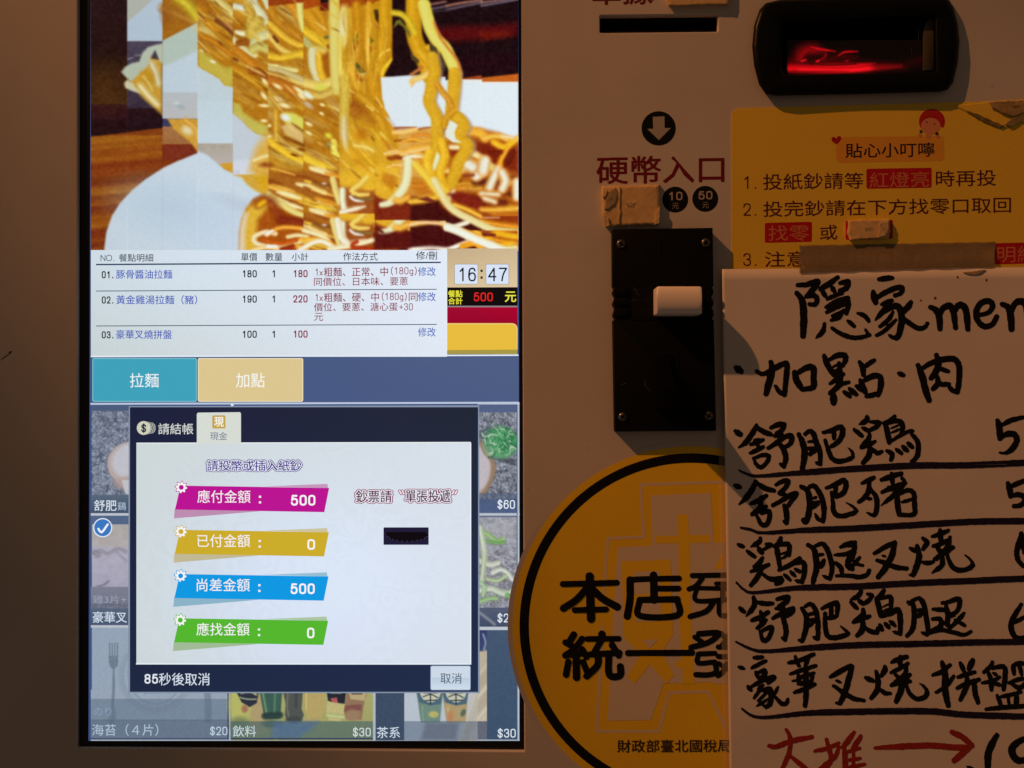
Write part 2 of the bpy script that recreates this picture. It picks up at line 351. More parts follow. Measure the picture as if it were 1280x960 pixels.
COLX = [114, 159, 203, 247.4, 291.3, 335.2, 379.4, 424, 468.3, 512.8, 557.5, 602, 648]
def paint_noodles():
    K = Canvas(113.5, -20, 648, 313.5, 1.0, (120, 66, 22)); R = random.Random(4)
    BW = (190, 201, 211)
    # dark room behind, the table and the plate
    K.rect(113, -20, 160, 90, (33, 20, 27), (33, 18, 20)); K.rect(113, 70, 160, 135, (36, 22, 20), (66, 42, 22)); K.rect(113, 130, 204, 175, (48, 20, 30), (36, 17, 24))
    K.ell(128, 108, 30, 24, (80, 50, 24), .9, .6)
    K.poly("100,172 160,165 204,159 250,157 260,320 100,320", (122, 62, 26), soft=1.2)
    for i in range(26):
        y = 172+i*5.8+R.uniform(-2, 2); c = R.choice([(150, 94, 32), (140, 78, 28), (112, 48, 24), (98, 40, 26), (128, 62, 28), (106, 52, 22)])
        if i < 3: c = (152, 98, 32)
        K.strand([(112, y+2), (150, y-1+R.uniform(-2, 2)), (200, y-6), (252, y-9)], R.uniform(3, 8), c, soft=2.4, alpha=.75, shade=.1, clip=(100, 169, 260, 320))
    K.poly("100,172 160,165 204,159 250,157 250,150 100,150", (36, 18, 24), soft=1.2)
    K.rect(159, -20, 204, 51, (163, 165, 156)); K.poly("159,28 194,-3 204,-12 204,51 159,51", (168, 181, 194), clip=(159, -20, 203, 51))
    K.rect(159, 51, 203, 135, (72, 66, 82), (56, 46, 60)); K.rect(159, 135, 203, 160, (38, 20, 28), (30, 18, 28))
    K.strand("160,74 166,72", 1.2, (150, 150, 165)); K.strand("169,69.5 176,69", 1.2, (140, 135, 150))
    K.poly("100,313 100,320 131,313 133,292 139,275 150,258 166,240 186,222 205,210 225,200 250,189 340,189 420,240 420,313", BW, soft=1.0) if 0 else None
    K.poly("130,340 130.5,310 133,290 140,270 150,254 165,238 182,224 204,210 226,200 250,190 345,190 420,250 420,340", BW, soft=1.1)
    K.ell(225, 262, 60, 26, (168, 184, 202), .9, .6, .2); K.ell(275, 290, 40, 30, (186, 198, 214), .9, .7); K.ell(300, 256, 26, 7, (176, 184, 196), .8, .8, .35)
    # the raised end of the noodle bunch at the left
    Y1 = (182, 140, 58)
    K.poly("166,92 178,78 190,70 203,72 203,144 192,134 178,122 168,110 160,100", Y1, soft=2.5, clip=(150, 0, 203, 150))
    K.poly("151.5,90 156,84 164,79 174,77 178,66 185,59 195,56 204,54 206,82 199,76 194,63 189,70 186,80 180,88 170,96 164,102 158,97", (168, 174, 158), soft=1.4, clip=(100, 0, 203.5, 200))
    K.poly("155,104 159,100 166,104 172,112 176,117 166,114 157,110", (190, 184, 150), soft=1.4)
    K.strand("176,108 186,120 196,130", 8, (205, 190, 140), soft=2); K.strand("190,80 195,92 198,104", 7, (190, 186, 160), soft=2.4); K.ell(184, 96, 9, 7, (176, 128, 34), .6, .8, .6); K.strand("180,96 186,104 190,112", 4, (190, 165, 90), soft=1.6)
    K.poly("189,73 194,64 199,75", (66, 58, 66), soft=.8)
    # second column
    K.rect(203, -20, 247.4, 182, (148, 98, 32), (150, 92, 28)); 
    K.strand("204,10 222,18 240,26 250,32", 10, (152, 104, 44), soft=3); K.strand("222,-4 236,8 247,22", 14, (178, 160, 50), soft=3.5, clip=(203, -20, 247.4, 40)); K.ell(208, 20, 6, 9, (132, 78, 32), .8, .7)
    K.poly("203,51 247.4,28 250,28 250,160 203,160", (166, 178, 168), soft=.9, clip=(203, 0, 247.4, 148)); K.poly("203,83 225,74 248,62 248,160 203,160", (180, 192, 202), soft=2, clip=(203, 0, 247.4, 148))
    K.rect(203, 115, 247.4, 148.5, (170, 174, 178), (174, 172, 172)); K.strand("219,131 226,133 230,136", 3, (138, 156, 166), soft=1.4, taper=(.4, .3)); K.ell(221, 129, 4, 2, (190, 190, 190), .8)
    K.rect(203, 148.5, 247.4, 159, (60, 60, 88)); K.rect(203, 158.5, 247.4, 181, (152, 108, 72), (146, 100, 62)); K.rect(203, 180.5, 247.4, 200, (112, 48, 32))
    K.poly("209,148.5 247.4,148.5 247.4,191 242,183 236,176 225,168 216,160", (186, 142, 60), soft=1.2, clip=(203, 148.5, 247.4, 192)); K.ell(234, 163, 7, 5, (214, 202, 168), .6, .9, .5); K.strand("232,150 244,160 247,172", 5, (196, 150, 70), soft=2)
    K.poly("203,211 226,200 250,190 250,215 203,215", BW, soft=1, clip=(203, 0, 248, 320))
    # third and fourth columns, white dish under the noodles
    K.rect(247.4, 80, 291.3, 179, (180, 192, 198), (188, 200, 210)); K.rect(247.4, 179, 291.3, 216, (160, 150, 138), (176, 168, 166))
    K.poly("247,189 258,193 270,203 280,212 291.5,217 291.5,240 247,240", BW, soft=1.4, clip=(247.4, 170, 291.3, 260)); K.poly("274,205 291.3,203 291.3,217 280,211", (186, 140, 50), soft=1.3, clip=(247.4, 180, 291.3, 230))
    K.rect(291.3, 140, 335.2, 218, (182, 192, 202), (200, 202, 212))
    K.poly("322,180 345,160 345,230 318,230 316,205", (196, 152, 64), soft=5, clip=(291.3, 165, 335.2, 218.5))
    K.poly("291.3,218.5 302,222 308,230 318,238 330,244 345,249 345,200 291,200", (190, 152, 66), soft=1.8, clip=(291.3, 218.5, 335.2, 260)); K.rect(291.3, 212, 300, 218.5, (192, 190, 204))
    K.poly("318,222 345,215 345,240 326,238", (192, 148, 40), soft=3, clip=(291, 218.5, 335.2, 245))
    # upper mass
    M = "247.4,-20 500,-20 492,20 489,60 491,76 480,94 478,120 483,138 494,150 499,164 512,190 560,210 560,320 379,320 379,240 335.2,240 335.2,170 326,170 318,166 310,160 302,151 291.3,143 291.3,109 280,107 274,99 262,92 247.4,83"
    K.poly(M, (162, 108, 30), soft=1.2)
    # bowl of soup at the bottom right
    K.poly("338,248 326,244 316,250 308,260 302,274 299,290 298,330 660,330 660,166 640,164 618,163 585,163 560,160 498,162 512,200 420,230", (150, 78, 24), soft=2)
    K.poly("300,320 302,276 309,260 318,250 330,246 336,258 322,275 320,300 326,320", (200, 160, 60), soft=3.5)
    K.poly("298,320 300,286 305,266 310,266 306,290 306,320", (206, 190, 168), soft=3)
    # strands: dense, following the pull of the bunch
    PAL = [(168, 122, 38), (182, 140, 46), (150, 98, 30), (174, 122, 36), (190, 156, 72), (138, 84, 28), (160, 108, 44), (184, 164, 92), (130, 78, 30), (176, 146, 88)]
    def flow(x, y):
        if x < 425:
            a = .62-.25*min(1, max(0, (y-170)/80)) + .1*math.sin(x*.05+y*.03)
        else:
            a = .85-.55*min(1, max(0, (y-180)/70)) + .12*math.sin(x*.06)
        return a
    def drawflow(x, y, w, c, L, cl, **kw):
        pts = [(x, y)]
        for k in range(L):
            a = flow(x, y)+kw.get('da', 0); x += 9*math.cos(a); y += 9*math.sin(a); pts.append((x, y))
        K.strand(pts, w, c, clip=cl, soft=kw.get('soft', 1.3), alpha=kw.get('al', .9), taper=(.5, .4), shade=kw.get('sh', .35))
    bnd = {3: (83, 109), 4: (143, 172), 5: (400, 400), 6: (400, 400), 7: (400, 400), 8: (400, 400)}
    for ci in range(3, 9):
        xa, xb = COLX[ci], COLX[ci+1]
        for k in range(50):
            x = R.uniform(xa-30, xb); lim = 225 if ci > 4 else bnd[ci][0]-8
            y = R.uniform(-35, lim)
            if ci > 6 and y < 130 and R.random() < .85: continue
            y2 = bnd[ci][0]-3 if ci < 5 else 300
            if ci < 5 and y+30 > y2: y -= 30
            drawflow(x, y, R.choice([5, 7, 8, 10, 12]), R.choice(PAL), R.randint(3, 6), (xa, -20, xb, (bnd[ci][1] if ci < 5 else 300)), da=R.uniform(-.16, .16), al=R.uniform(.35, .75), soft=2.2, sh=.2)
    K.poly("247.4,60 262,70 280,84 292,84 292,112 280,107 274,99 262,92 247.4,83", (180, 168, 78), soft=3, alpha=.85, clip=(247.4, 0, 291.3, 110)); K.ell(266, 77, 4, 1.6, (220, 215, 190), .5, 1, .4); K.ell(252, 63, 3, 1.5, (200, 195, 150), .5, 1, .6); K.ell(254, 38, 11, 4, (196, 176, 110), .6, .8, .3)
    K.poly("247,84 262,92 274,99 280,107 292,110 292,125 247,125", (180, 192, 198), soft=1.3, clip=(247.4, 60, 291.3, 130))
    K.poly("291.3,128 300,130 304,140 318,150 332,156 335.2,158 335.2,168 325,170 312,162 302,150 291.3,143", (180, 172, 88), soft=2.5, alpha=.9, clip=(291.3, 0, 335.2, 175))
    K.poly("291,142 302,150 310,160 320,168 335,172 330,182 318,200 291,200", (182, 188, 196), soft=2.5, alpha=.95, clip=(291.3, 100, 335.2, 215))
    K.poly("335.2,165 328,172 318,186 310,215 336,215", (196, 156, 76), soft=5, alpha=.85, clip=(291.3, 165, 335.2, 218)); K.strand("318,200 328,196 336,194", 5, (214, 190, 130), clip=(291, 100, 335.2, 218)); K.ell(332, 206, 7, 3, (120, 50, 20), .7, .8)
    # hand drawn strands of the upper part
    for s_, w, c in (("247,12 262,30 278,44 292,56", 9, (176, 122, 32)), ("262,-6 276,4 292,18", 10, (190, 176, 110)), ("276,22 284,30 292,36", 12, (158, 112, 60)), ("270,26 282,34 292,44", 4, (104, 56, 30)), ("250,44 268,52 280,60 292,70", 8, (168, 108, 28)), ("247,56 262,62 276,72", 7, (170, 120, 36)),
                   ("293,8 302,10 308,11", 8, (196, 200, 190)), ("313,-8 318,8 326,18 330,26", 12, (196, 196, 168)), ("329,-6 335,8", 8, (186, 184, 150)), ("310,8 314,18 312,30", 12, (170, 136, 56)), ("296,41 304,42 312,42", 7, (212, 206, 170)), ("322,28 316,36 316,44 326,38", 18, (176, 150, 66)), ("292,50 300,58 308,64 318,68", 9, (196, 186, 140)), ("318,54 326,46 334,44", 12, (190, 186, 140)), ("316,62 324,58 335,62", 12, (176, 162, 90)), ("293,62 306,72 320,84 335,96", 12, (172, 112, 34)), ("292,84 306,92 320,104 335,114", 12, (166, 112, 28)), ("298,54 308,52", 8, (130, 74, 24)), ("314,88 326,90 335,98", 9, (130, 70, 24)), ("292,74 296,76", 4, (90, 34, 20)),
                   ("336,28 346,38 358,48 370,55 380,56", 9, (196, 156, 56)), ("338,10 346,24 358,34 372,44 380,48", 12, (166, 114, 34)), ("362,4 368,10 374,20 380,30", 14, (178, 122, 40)), ("374,0 376,20 380,36", 9, (196, 186, 110)), ("336,44 350,60 366,68 380,70", 7, (198, 170, 90)), ("336,70 352,72 380,66", 9, (196, 160, 50)), ("336,82 352,85 370,88", 6, (200, 185, 120)), ("336,94 352,98 372,102 380,104", 8, (196, 170, 96)), ("342,46 347,52", 3, (84, 34, 20)), ("337,82 346,82", 3, (226, 214, 150)), ("366,94 374,99 380,103", 5, (224, 210, 150))):
        xm = P2(s_)[0][0]; ci = max(i for i in range(12) if COLX[i] <= xm+2)
        K.strand(s_, w, c, soft=1, clip=(COLX[ci], -20, COLX[ci+1], 300), shade=.4)
    K.poly("335.2,-20 380,-20 380,3 360,5 335.2,8", (136, 56, 22), soft=.8, clip=(335.2, -20, 379.4, 20))
    K.strand("336,85 345,87 356,90 368,95 380,100", 7, (178, 160, 110), clip=(335, 0, 379.4, 300)); K.strand("336,100 350,104 366,112 380,120", 14, (164, 100, 34), clip=(335, 0, 379.4, 300))
    # glitter of the oily mass
    for x, y, rx, ry, r in ((331, 102, 5, 2.4, .9), (330, 120, 6, 2.4, .9), (330, 132, 6, 2, .1), (330, 151, 4, 2, .1), (347, 108, 6, 2.2, .5), (348, 124, 6, 2.2, .5), (356, 132, 7, 2.6, .3), (337, 157, 2, 2, 0), (337, 171, 2, 2, 0), (403, 131, 3.4, 1.8, .4), (402, 142, 3.2, 1.6, .5), (386, 155, 4.5, 2.2, .5), (386, 166, 4, 2, .6), (374, 113, 8, 2.4, .6), (446, 141, 3, 2, 0), (377, 120, 6, 3, .7)):
        K.ell(x, y, rx, ry, (226, 214, 160), .5, .95, r)
    K.poly("351,143 358,140 366,141 380,148 380,166 368,160 356,152", (196, 190, 90), soft=2, clip=(335.2, 0, 379.4, 200)); K.ell(357, 147, 6, 4, (216, 220, 216), .5, 1, .4); K.poly("352,158 362,154 372,158 380,168 380,180 368,174 356,168", (196, 164, 106), soft=2, clip=(335.2, 0, 379.4, 200)); K.strand("356,172 368,177 380,182", 3, (120, 74, 20)); K.strand("345,140 345,160 346,178", 6, (192, 152, 60), soft=2)
    K.strand("336,176 350,186 366,196 380,202", 9, (206, 166, 50), clip=(335.2, 0, 379.4, 300)); K.ell(377, 187, 5, 2, (120, 66, 16), .5, 1, .2); K.ell(368, 194, 5, 1.5, (110, 60, 16), .5, 1, .3)
    # fourth group of columns
    c6 = (379.4, -20, 424, 300)
    K.strand("380,10 388,20 396,32 404,44", 18, (178, 128, 34), clip=c6); K.strand("390,6 398,16 404,26 405,34", 10, (176, 124, 34), clip=c6); K.strand("380,38 392,46 404,54 412,60", 11, (196, 160, 46), clip=c6); K.strand("380,50 388,58 394,62", 9, (166, 156, 98), clip=c6, shade=.1); K.strand("392,60 402,62 410,68", 9, (186, 160, 80), clip=c6)
    K.strand("391,66 392,82 398,98", 13, (190, 182, 140), clip=c6); K.strand("399,68 400,84 404,98 408,104", 9, (198, 156, 46), clip=c6); K.poly("402,70 412,62 418,90 412,100 406,92", (146, 86, 26), soft=2, clip=c6); K.strand("382,104 400,107 418,100 426,94", 12, (202, 176, 96), clip=c6); K.ell(401, 109, 7, 4, (190, 190, 76), .7, .9); K.strand("382,116 400,120 420,112", 9, (186, 156, 80), clip=c6); K.ell(385, 119, 7, 3.4, (214, 218, 200), .5, 1, .6); K.ell(385, 131, 7, 3, (184, 160, 130), .5, 1, .6)
    K.poly("379.4,-20 424,-20 424,6 396,8 379.4,12", (152, 72, 24), soft=.8, clip=c6); K.poly("400,-4 413,-4 413,3 401,4", (24, 14, 22), soft=.8); K.poly("401,4 413,3 411,14 400,13", (96, 26, 20), soft=.8)
    K.poly("404,46 413,43 412,48 407,49", (104, 92, 50)); K.ell(411, 58, 2.5, 3.4, (120, 60, 24))
    K.strand("418,-20 418,40 419,80 422,112 427,104", 14, (198, 182, 96), hi=(206, 196, 130), clip=c6, soft=1.2)
    K.strand("379,196 400,206 424,218", 10, (206, 170, 56), clip=c6); K.ell(410, 170, 4.5, 3.6, (204, 196, 66), .6); K.strand("417,178 418,190 422,196", 9, (210, 196, 90), clip=c6); K.ell(411, 181, 3, 3, (150, 140, 90), .6)
    c7 = (424, -20, 513, 300)
    K.poly("424,-20 494,-20 491,20 490,28 488,60 490,76 479,95 477,104 478,124 484,138 494,152 498,166 480,170 424,150", (178, 130, 32), soft=1.3, clip=c7)
    K.poly("424,-20 468,-20 468,4 424,12", (142, 66, 22), soft=.8, clip=c7); K.rect(456, -20, 458, 6, (104, 40, 18)); K.poly("468,-20 492,-20 492,-2 468,2", (130, 60, 22), soft=.8)
    K.strand("430,12 429,34 430,54", 11, (204, 180, 92), hi=(214, 200, 150), soft=3, clip=c7); K.ell(428.5, 34, 4.5, 16, (208, 200, 156), .6, .9); K.strand("424,50 424,70 428,96", 10, (204, 182, 84), soft=2.5, clip=c7)
    K.strand("446,8 448,40 446,80", 13, (172, 120, 28), soft=2, clip=c7); K.strand("461,6 460,40 459,80", 9, (186, 138, 40), soft=1.6, clip=c7); K.strand("481,6 481,40 478,70 474,100", 18, (178, 132, 30), soft=1.6, clip=c7); K.strand("442,60 440,84 446,104", 14, (190, 146, 50), soft=3, clip=c7)
    for p_, c in (("441,49 447,41 448,45 445,53 442,57", (114, 98, 34)), ("442,57 447,50 448,55 442.5,66", (144, 78, 26)), ("467,12 473,12 473,29 469,24", (70, 54, 24)), ("470,22 473,16 473,30", (30, 14, 16)), ("468,29 473,33 473,37 470,34", (160, 100, 60)), ("462,46 468,51 463,55", (104, 92, 30)), ("462,57 469,60 462,66", (160, 92, 30)), ("445,77 448,80 458,91 450,92 444,84", (84, 78, 40)), ("450,92 458,91 454,96", (220, 214, 170)), ("445,90 450,96 458,99 452,103 446,98", (160, 88, 30))):
        K.poly(p_, c, soft=.7)
    K.strand("461,48 460,60 459,76", 2, (220, 186, 84), soft=1); K.strand("487,62 478,66 473,74", 2.2, (220, 186, 80), soft=1); K.strand("489,76 480,86 477,96", 5, (206, 168, 50), soft=1)
    K.poly("424,106 434,108 446,116 460,132 470,150 468,160 446,150 432,130", (142, 86, 24), soft=4, alpha=.85, clip=c7); K.poly("434,124 446,128 456,140 446,150 436,144", (130, 66, 24), soft=3, alpha=.9)
    K.strand("466,100 472,124 486,150 496,172 506,190", 22, (174, 124, 30), soft=2, clip=c7); K.strand("450,120 466,134 480,160 488,190", 12, (176, 128, 34), soft=2.4, clip=c7)
    for s_ in ("437,112 442,116", "466,134 472,140", "470,122 478,134", "458,132 466,138"): K.strand(s_, 1.4, (222, 190, 110), soft=.8)
    K.strand("476,166 484,176 490,184", 3, (232, 206, 120), soft=1)
    K.poly("424,120 440,130 470,150 486,170 500,190 500,210 470,214 440,210 424,200", (184, 138, 40), alpha=.45, soft=8, clip=c7)
    K.poly("477,98 513,94 513,160 499,163 490,150 481,136 479,122", (200, 208, 214), soft=1); K.poly("482,146 494,150 500,168 492,160", (190, 178, 170), soft=1.4)
    K.poly("424,150 440,160 456,166 480,172 500,190 512,212 500,236 468,240 440,236 424,226", (196, 152, 44), soft=5, alpha=.75, clip=c7)
    for k in range(26):
        x, y = R.uniform(424, 500), R.uniform(156, 232); drawflow(x, y, R.choice([4, 6, 8]), R.choice([(206, 166, 50), (190, 140, 36), (212, 178, 80), (176, 120, 30), (160, 96, 26)]), R.randint(2, 4), c7, al=.75, soft=1.8)
    K.ell(452, 168, 7, 6, (166, 100, 24), .8, .8, .6); K.strand("444,182 458,184 466,188", 5, (212, 184, 100), soft=2)
    K.strand("429.5,98 431,120 430,150 431,170 433,186", 12.5, (186, 156, 60), hi=(200, 180, 110), soft=1, taper=(1, .45)); K.strand("430,148 430,166 432,182", 8, (194, 176, 140), soft=2.4, taper=(.6, .4))
    K.poly("424,218 448,206 460,212 480,205 506,212 506,236 492,252 470,250 450,232 440,236 424,232", (204, 160, 50), soft=3, alpha=.9, clip=c7); K.poly("480,216 492,218 498,228 490,238 476,226", (176, 116, 34), soft=3)
    # fine threads and dark gaps give the bunch its small scale
    for k in range(230):
        ci = R.randint(3, 8); xa, xb = COLX[ci], COLX[ci+1]; x = R.uniform(xa-12, xb-4); y = R.uniform(-20, 56 if ci == 3 else 118 if ci == 4 else 232)
        if ci >= 7 and (y < 112 or x > 468+(y-112)*.33): continue
        cl = (xa, -20, xb, 80 if ci == 3 else 138 if ci == 4 else 240)
        c = R.choice([(206, 176, 96), (216, 190, 120), (196, 160, 60), (120, 72, 24), (104, 58, 22), (136, 88, 30), (188, 148, 50)])
        drawflow(x, y, R.uniform(1.2, 3.2), c, R.randint(1, 3), cl, da=R.uniform(-.2, .2), al=R.uniform(.45, .85), soft=.8, sh=.15)
    for k in range(46):
        x, y = R.uniform(426, 486), R.uniform(8, 110); c = R.choice([(206, 166, 66), (150, 102, 26), (216, 184, 92), (160, 112, 30)])
        K.strand([(x, y), (x+R.uniform(-2, 2), y+12), (x+R.uniform(-3, 3), y+26)], R.uniform(1.2, 3), c, soft=1, alpha=.5, taper=(.3, .3), shade=.1, clip=(424, -20, 489, 130))
    # background at the right, behind the hanging strands
    K.poly("513,-20 660,-20 660,92 602,97 557,101 513,98", (26, 14, 20), soft=.8); K.poly("490,-20 514,-20 514,100 480,95 491,74", (28, 14, 20), soft=1)
    K.poly("512,-20 660,-20 648,-2 602,1 602,4 558,8 558,4 512,9", (30, 12, 18), soft=.6)
    for s_, c in (("536,6 557,2", (150, 110, 100)), ("540,11 557,8", (110, 96, 104)), ("558,7.5 575,4 602,0", (170, 124, 108)), ("558,12 578,8 602,3", (112, 100, 112)), ("602,3 625,0 648,-4", (150, 110, 104)), ("602,7 620,4 648,-1", (118, 108, 120)), ("540,14 560,13", (56, 46, 56))):
        K.strand(s_, 2.4, c, soft=1, shade=.1, alpha=.9)
    K.poly("535,36 570,32 602,32 648,28 648,44 602,50 570,52 540,54", (78, 16, 20), soft=5, alpha=.95); K.poly("600,40 632,40 640,45 604,50", (104, 30, 18), soft=4, alpha=.8); K.poly("560,72 648,68 648,90 570,98", (38, 12, 22), soft=6, alpha=.6)
    K.poly("577,98 602,94 602,101 575,101", (140, 64, 26), soft=.8); K.poly("602,97.5 648,92 648,103 602,103", (168, 88, 34), soft=.8)
    K.poly("476,97 513,94 557,96 557,100 602,100 602,103 648,103 648,178 600,164 560,160 499,164 488,148 478,124", (202, 209, 215), soft=.9); K.rect(577, 99.5, 602, 103, (206, 210, 208)); K.rect(602, 102, 648, 104, (214, 208, 200))
    # bowl content at the right
    K.poly("498,163 530,160 545,158 545,250 498,250", (196, 150, 76), soft=1.6, alpha=.9)
    for k in range(40):
        x, y = R.uniform(480, 560), R.uniform(160, 215); c = R.choice([(214, 170, 100), (230, 214, 184), (190, 120, 44), (130, 60, 24), (206, 150, 50), (222, 190, 130)])
        K.strand([(x, y), (x+12, y-2+R.uniform(-2, 2)), (x+26, y-1+R.uniform(-5, 3))], R.uniform(2, 6), c, soft=1, clip=(468, 158, 562, 300))
    K.poly("560,162 600,160 625,166 648,176 648,240 600,240 560,210", (158, 92, 32), soft=3)
    K.poly("590,176 640,178 648,190 648,216 612,210 588,192", (104, 32, 18), soft=5, alpha=.9)
    for s_, w, c in (("588,164 600,166 606,172", 12, (206, 150, 56)), ("607,172 622,170 640,176 648,172", 7, (214, 160, 70)), ("618,178 630,184 640,178", 9, (212, 156, 40)), ("636,186 628,198 622,214", 8, (206, 142, 40)), ("628,170 640,172", 4, (220, 190, 150)), ("612,192 626,190", 5, (98, 30, 18)), ("640,190 634,202", 9, (90, 28, 18)), ("560,190 574,192 586,186", 8, (120, 44, 20)), ("564,184 572,184", 6, (226, 200, 160)), ("584,190 596,194 606,202", 9, (214, 186, 130)), ("580,198 596,202 612,206", 5, (196, 130, 40)), ("604,204 616,210", 10, (206, 196, 120))):
        K.strand(s_, w, c, soft=1.5)
    for k in range(46):
        x, y = R.uniform(510, 650), R.uniform(222, 270); c = R.choice([(190, 142, 44), (168, 98, 30), (128, 54, 22), (204, 168, 84), (84, 28, 20), (176, 110, 36), (70, 22, 20)])
        K.strand([(x-14, y), (x, y+R.uniform(-2, 4)), (x+16, y+R.uniform(-3, 5))], R.uniform(4, 10), c, soft=2, clip=(498, 215, 648, 300), alpha=.85)
    # pale cut noodle ends in the soup
    for s_, w in (("567,217 580,211 590,208", 6), ("586,206 596,212", 13), ("596,220 604,214", 11), ("604,212 606,202", 13), ("612,234 617,222 622,212", 9), ("628,216 632,226 628,236", 9), ("646,228 646,246", 9), ("543,208 546,200", 8), ("538,218 546,224 552,228", 8), ("560,250 566,240", 5), ("602,242 622,243", 5), ("606,248 618,252", 5)):
        K.strand(s_, w+3, (196, 132, 60), soft=2); K.strand(s_, w-.6, (206, 200, 182), hi=(226, 224, 216), soft=1.9)
    K.strand("580,220 592,219", 3, (120, 50, 34), soft=1)
    K.poly("498,250 548,252 560,266 590,276 604,284 604,300 498,300", (64, 20, 20), soft=3)
    K.poly("560,242 578,240 602,250 602,264 584,258 566,250", (112, 36, 26), soft=2.5)
    K.rect(602, 270, 648, 286, (110, 34, 18), (160, 90, 26), alpha=.8); K.strand("602,262 625,262 648,260", 6, (204, 150, 60), soft=1.6); K.strand("602,272 624,272", 1.4, (220, 180, 140)); K.strand("602,276 620,280 648,284", 5, (206, 140, 40), soft=2)
    K.strand("568,256 584,262 600,270", 5, (212, 160, 60), soft=1); K.strand("513,252 530,250 546,246", 8, (206, 156, 56), soft=1.6); K.poly("522,249 534,246 545,251 538,253", (104, 44, 34), soft=1)
    # long hanging strands
    G = (190, 146, 40)
    K.strand("517,-20 517,20 518,45 524,62 531,78 538,96", 20, (180, 134, 30), soft=1); K.strand("526,66 538,78 545,66 536,60", 10, G, soft=1.2)
    K.strand("530,6 534,22 538,36 546,50 556,60 563,74 569,88 569,104", 16, (198, 186, 88), hi=(206, 200, 130), lo=(190, 150, 50), soft=1)
    K.strand("543,28 550,46 560,60 572,76 576,92", 2.6, (176, 98, 52), soft=1, shade=.1)
    K.poly("537,54 545,59 549,68 557,81 557,90 548,78 540,66 537,62", (72, 60, 40), soft=.9); K.poly("538,63 545,70 550,80 560,96 547,95 546,84", (42, 20, 24), soft=.9)
    K.poly("491,36 495,26 500,24 508,34 513,40 513,48 504,34 498,30", (104, 96, 38), soft=1); K.strand("492,16 502,18 512,28 518,40", 8, (184, 158, 44), soft=1.2)
    K.poly("513,66 518,70 524,75 523,80 514,74", (72, 60, 36), soft=.9); K.strand("514,93 522,88 527,84", 4, (168, 104, 60), soft=1); K.strand("513,103 518,99 530,95 538,90", 8, (206, 174, 100), soft=1.2, taper=(.5, 1)); K.poly("512,100 522,100 514,110", (206, 170, 100), soft=1)
    K.strand("543,73 546,91 543,103 541,117 539,127 544,139 549,149 549,167 548,187", 15, (150, 122, 92), soft=1.2, alpha=.8, shade=.1)
    K.strand("571,93 570,113 568,131 568,143 577,150 583,159 579,167 580,175 588,183 583,193", 15.5, (158, 130, 98), soft=1.2, alpha=.8, shade=.1)
    K.strand("540,72 543,90 540,102 538,116 536,126 541,138 546,148 546,166 545,186 546,202 540,216", 15, G, hi=(204, 166, 60), soft=1, shade=.22)
    K.strand("568,92 567,112 565,130 565,142 574,149 579,158 575,166 576,174 584,182 580,192 573,202 570,214 564,228", 15.5, G, hi=(206, 166, 60), soft=1, shade=.22)
    K.strand("547,106 554,116 562,126 565,134", 8, (180, 128, 44), soft=1); K.strand("566,140 558,148 556,156", 9, (178, 130, 34), soft=1.2); K.poly("556,165 564,151 572,156 568,166 570,174 577,178 566,178 558,172", (206, 208, 196), soft=1)
    K.poly("546,190 552,196 548,212 538,214 542,204", (206, 208, 180), soft=1.2); K.strand("552,178 556,196 550,216 556,236", 12, (200, 156, 44), soft=1.4); K.strand("536,192 534,204 540,222 556,236", 12, (206, 162, 48), soft=1.4)
    K.strand("520,206 534,222 546,238 556,250", 11, (206, 170, 64), soft=1.6)
    K.strand("543,226 552,242 560,256 572,266 590,275 604,282 620,288 648,291", 9.5, (206, 190, 130), hi=(222, 214, 180), soft=1)
    # white noodle and coil over the soup
    K.poly("424,238 440,234 450,240 468,238 468,268 424,262", (140, 76, 36), soft=2.4); K.poly("468,244 480,250 513,256 513,277 468,277", (112, 40, 24), soft=2.4)
    K.strand("510,200 509,218 506,232 496,246 486,254 477,256", 11, (210, 206, 164), hi=(224, 222, 200), soft=1.2, taper=(1, .6)); K.strand("508,248 500,252 494,250", 8, (204, 150, 60), soft=1.6)
    K.strand("458,222 448,232 440,238 446,243 460,243", 7, (208, 178, 90), soft=1.2, taper=(1, .6)); K.strand("444,246 450,249 464,249", 3, (110, 92, 50), soft=1); K.strand("438,246 443,250 454,252", 3, (226, 226, 230), soft=1, taper=(1, .3))
    K.strand("428,238 428,250 430,262", 8, (212, 208, 180), soft=1.4); K.strand("424,266 440,262 456,258", 6, (222, 206, 180), soft=1.4, taper=(1, .3))
    # strands of the lower left bowl
    c5 = (335.2, 205, 424, 300)
    K.poly("336,216 424,212 424,262 380,258 336,246", (150, 92, 36), soft=3, clip=c5)
    for k in range(34):
        x, y = R.uniform(330, 420), R.uniform(212, 258); c = R.choice([(206, 160, 70), (224, 204, 150), (190, 130, 40), (130, 66, 26), (200, 164, 60)])
        K.strand([(x-12, y-3), (x, y), (x+16, y+5)], R.uniform(3, 7), c, soft=1.2, clip=c5, taper=(.5, .5))
    K.ell(405, 230, 3, 1.8, (235, 235, 235), .4); K.ell(405, 241, 3, 1.5, (226, 196, 150), .4); K.strand("386,232 398,238 406,241", 5, (222, 190, 120), soft=1.2); K.strand("392,228 404,232 414,232", 4, (110, 60, 30), soft=1.6); K.strand("416,224 420,240 424,252", 8, (200, 180, 110), clip=c5)
    K.strand("336,243 350,254 366,264 381,270", 8, (210, 190, 110), hi=(226, 214, 160), soft=1.2); K.strand("322,254 336,250 345,262 352,276", 12, (120, 50, 26), soft=3, alpha=.8); K.strand("352,274 366,276 380,278", 9, (116, 42, 24), soft=2); K.strand("324,256 330,252", 6, (206, 156, 30), soft=1.6)
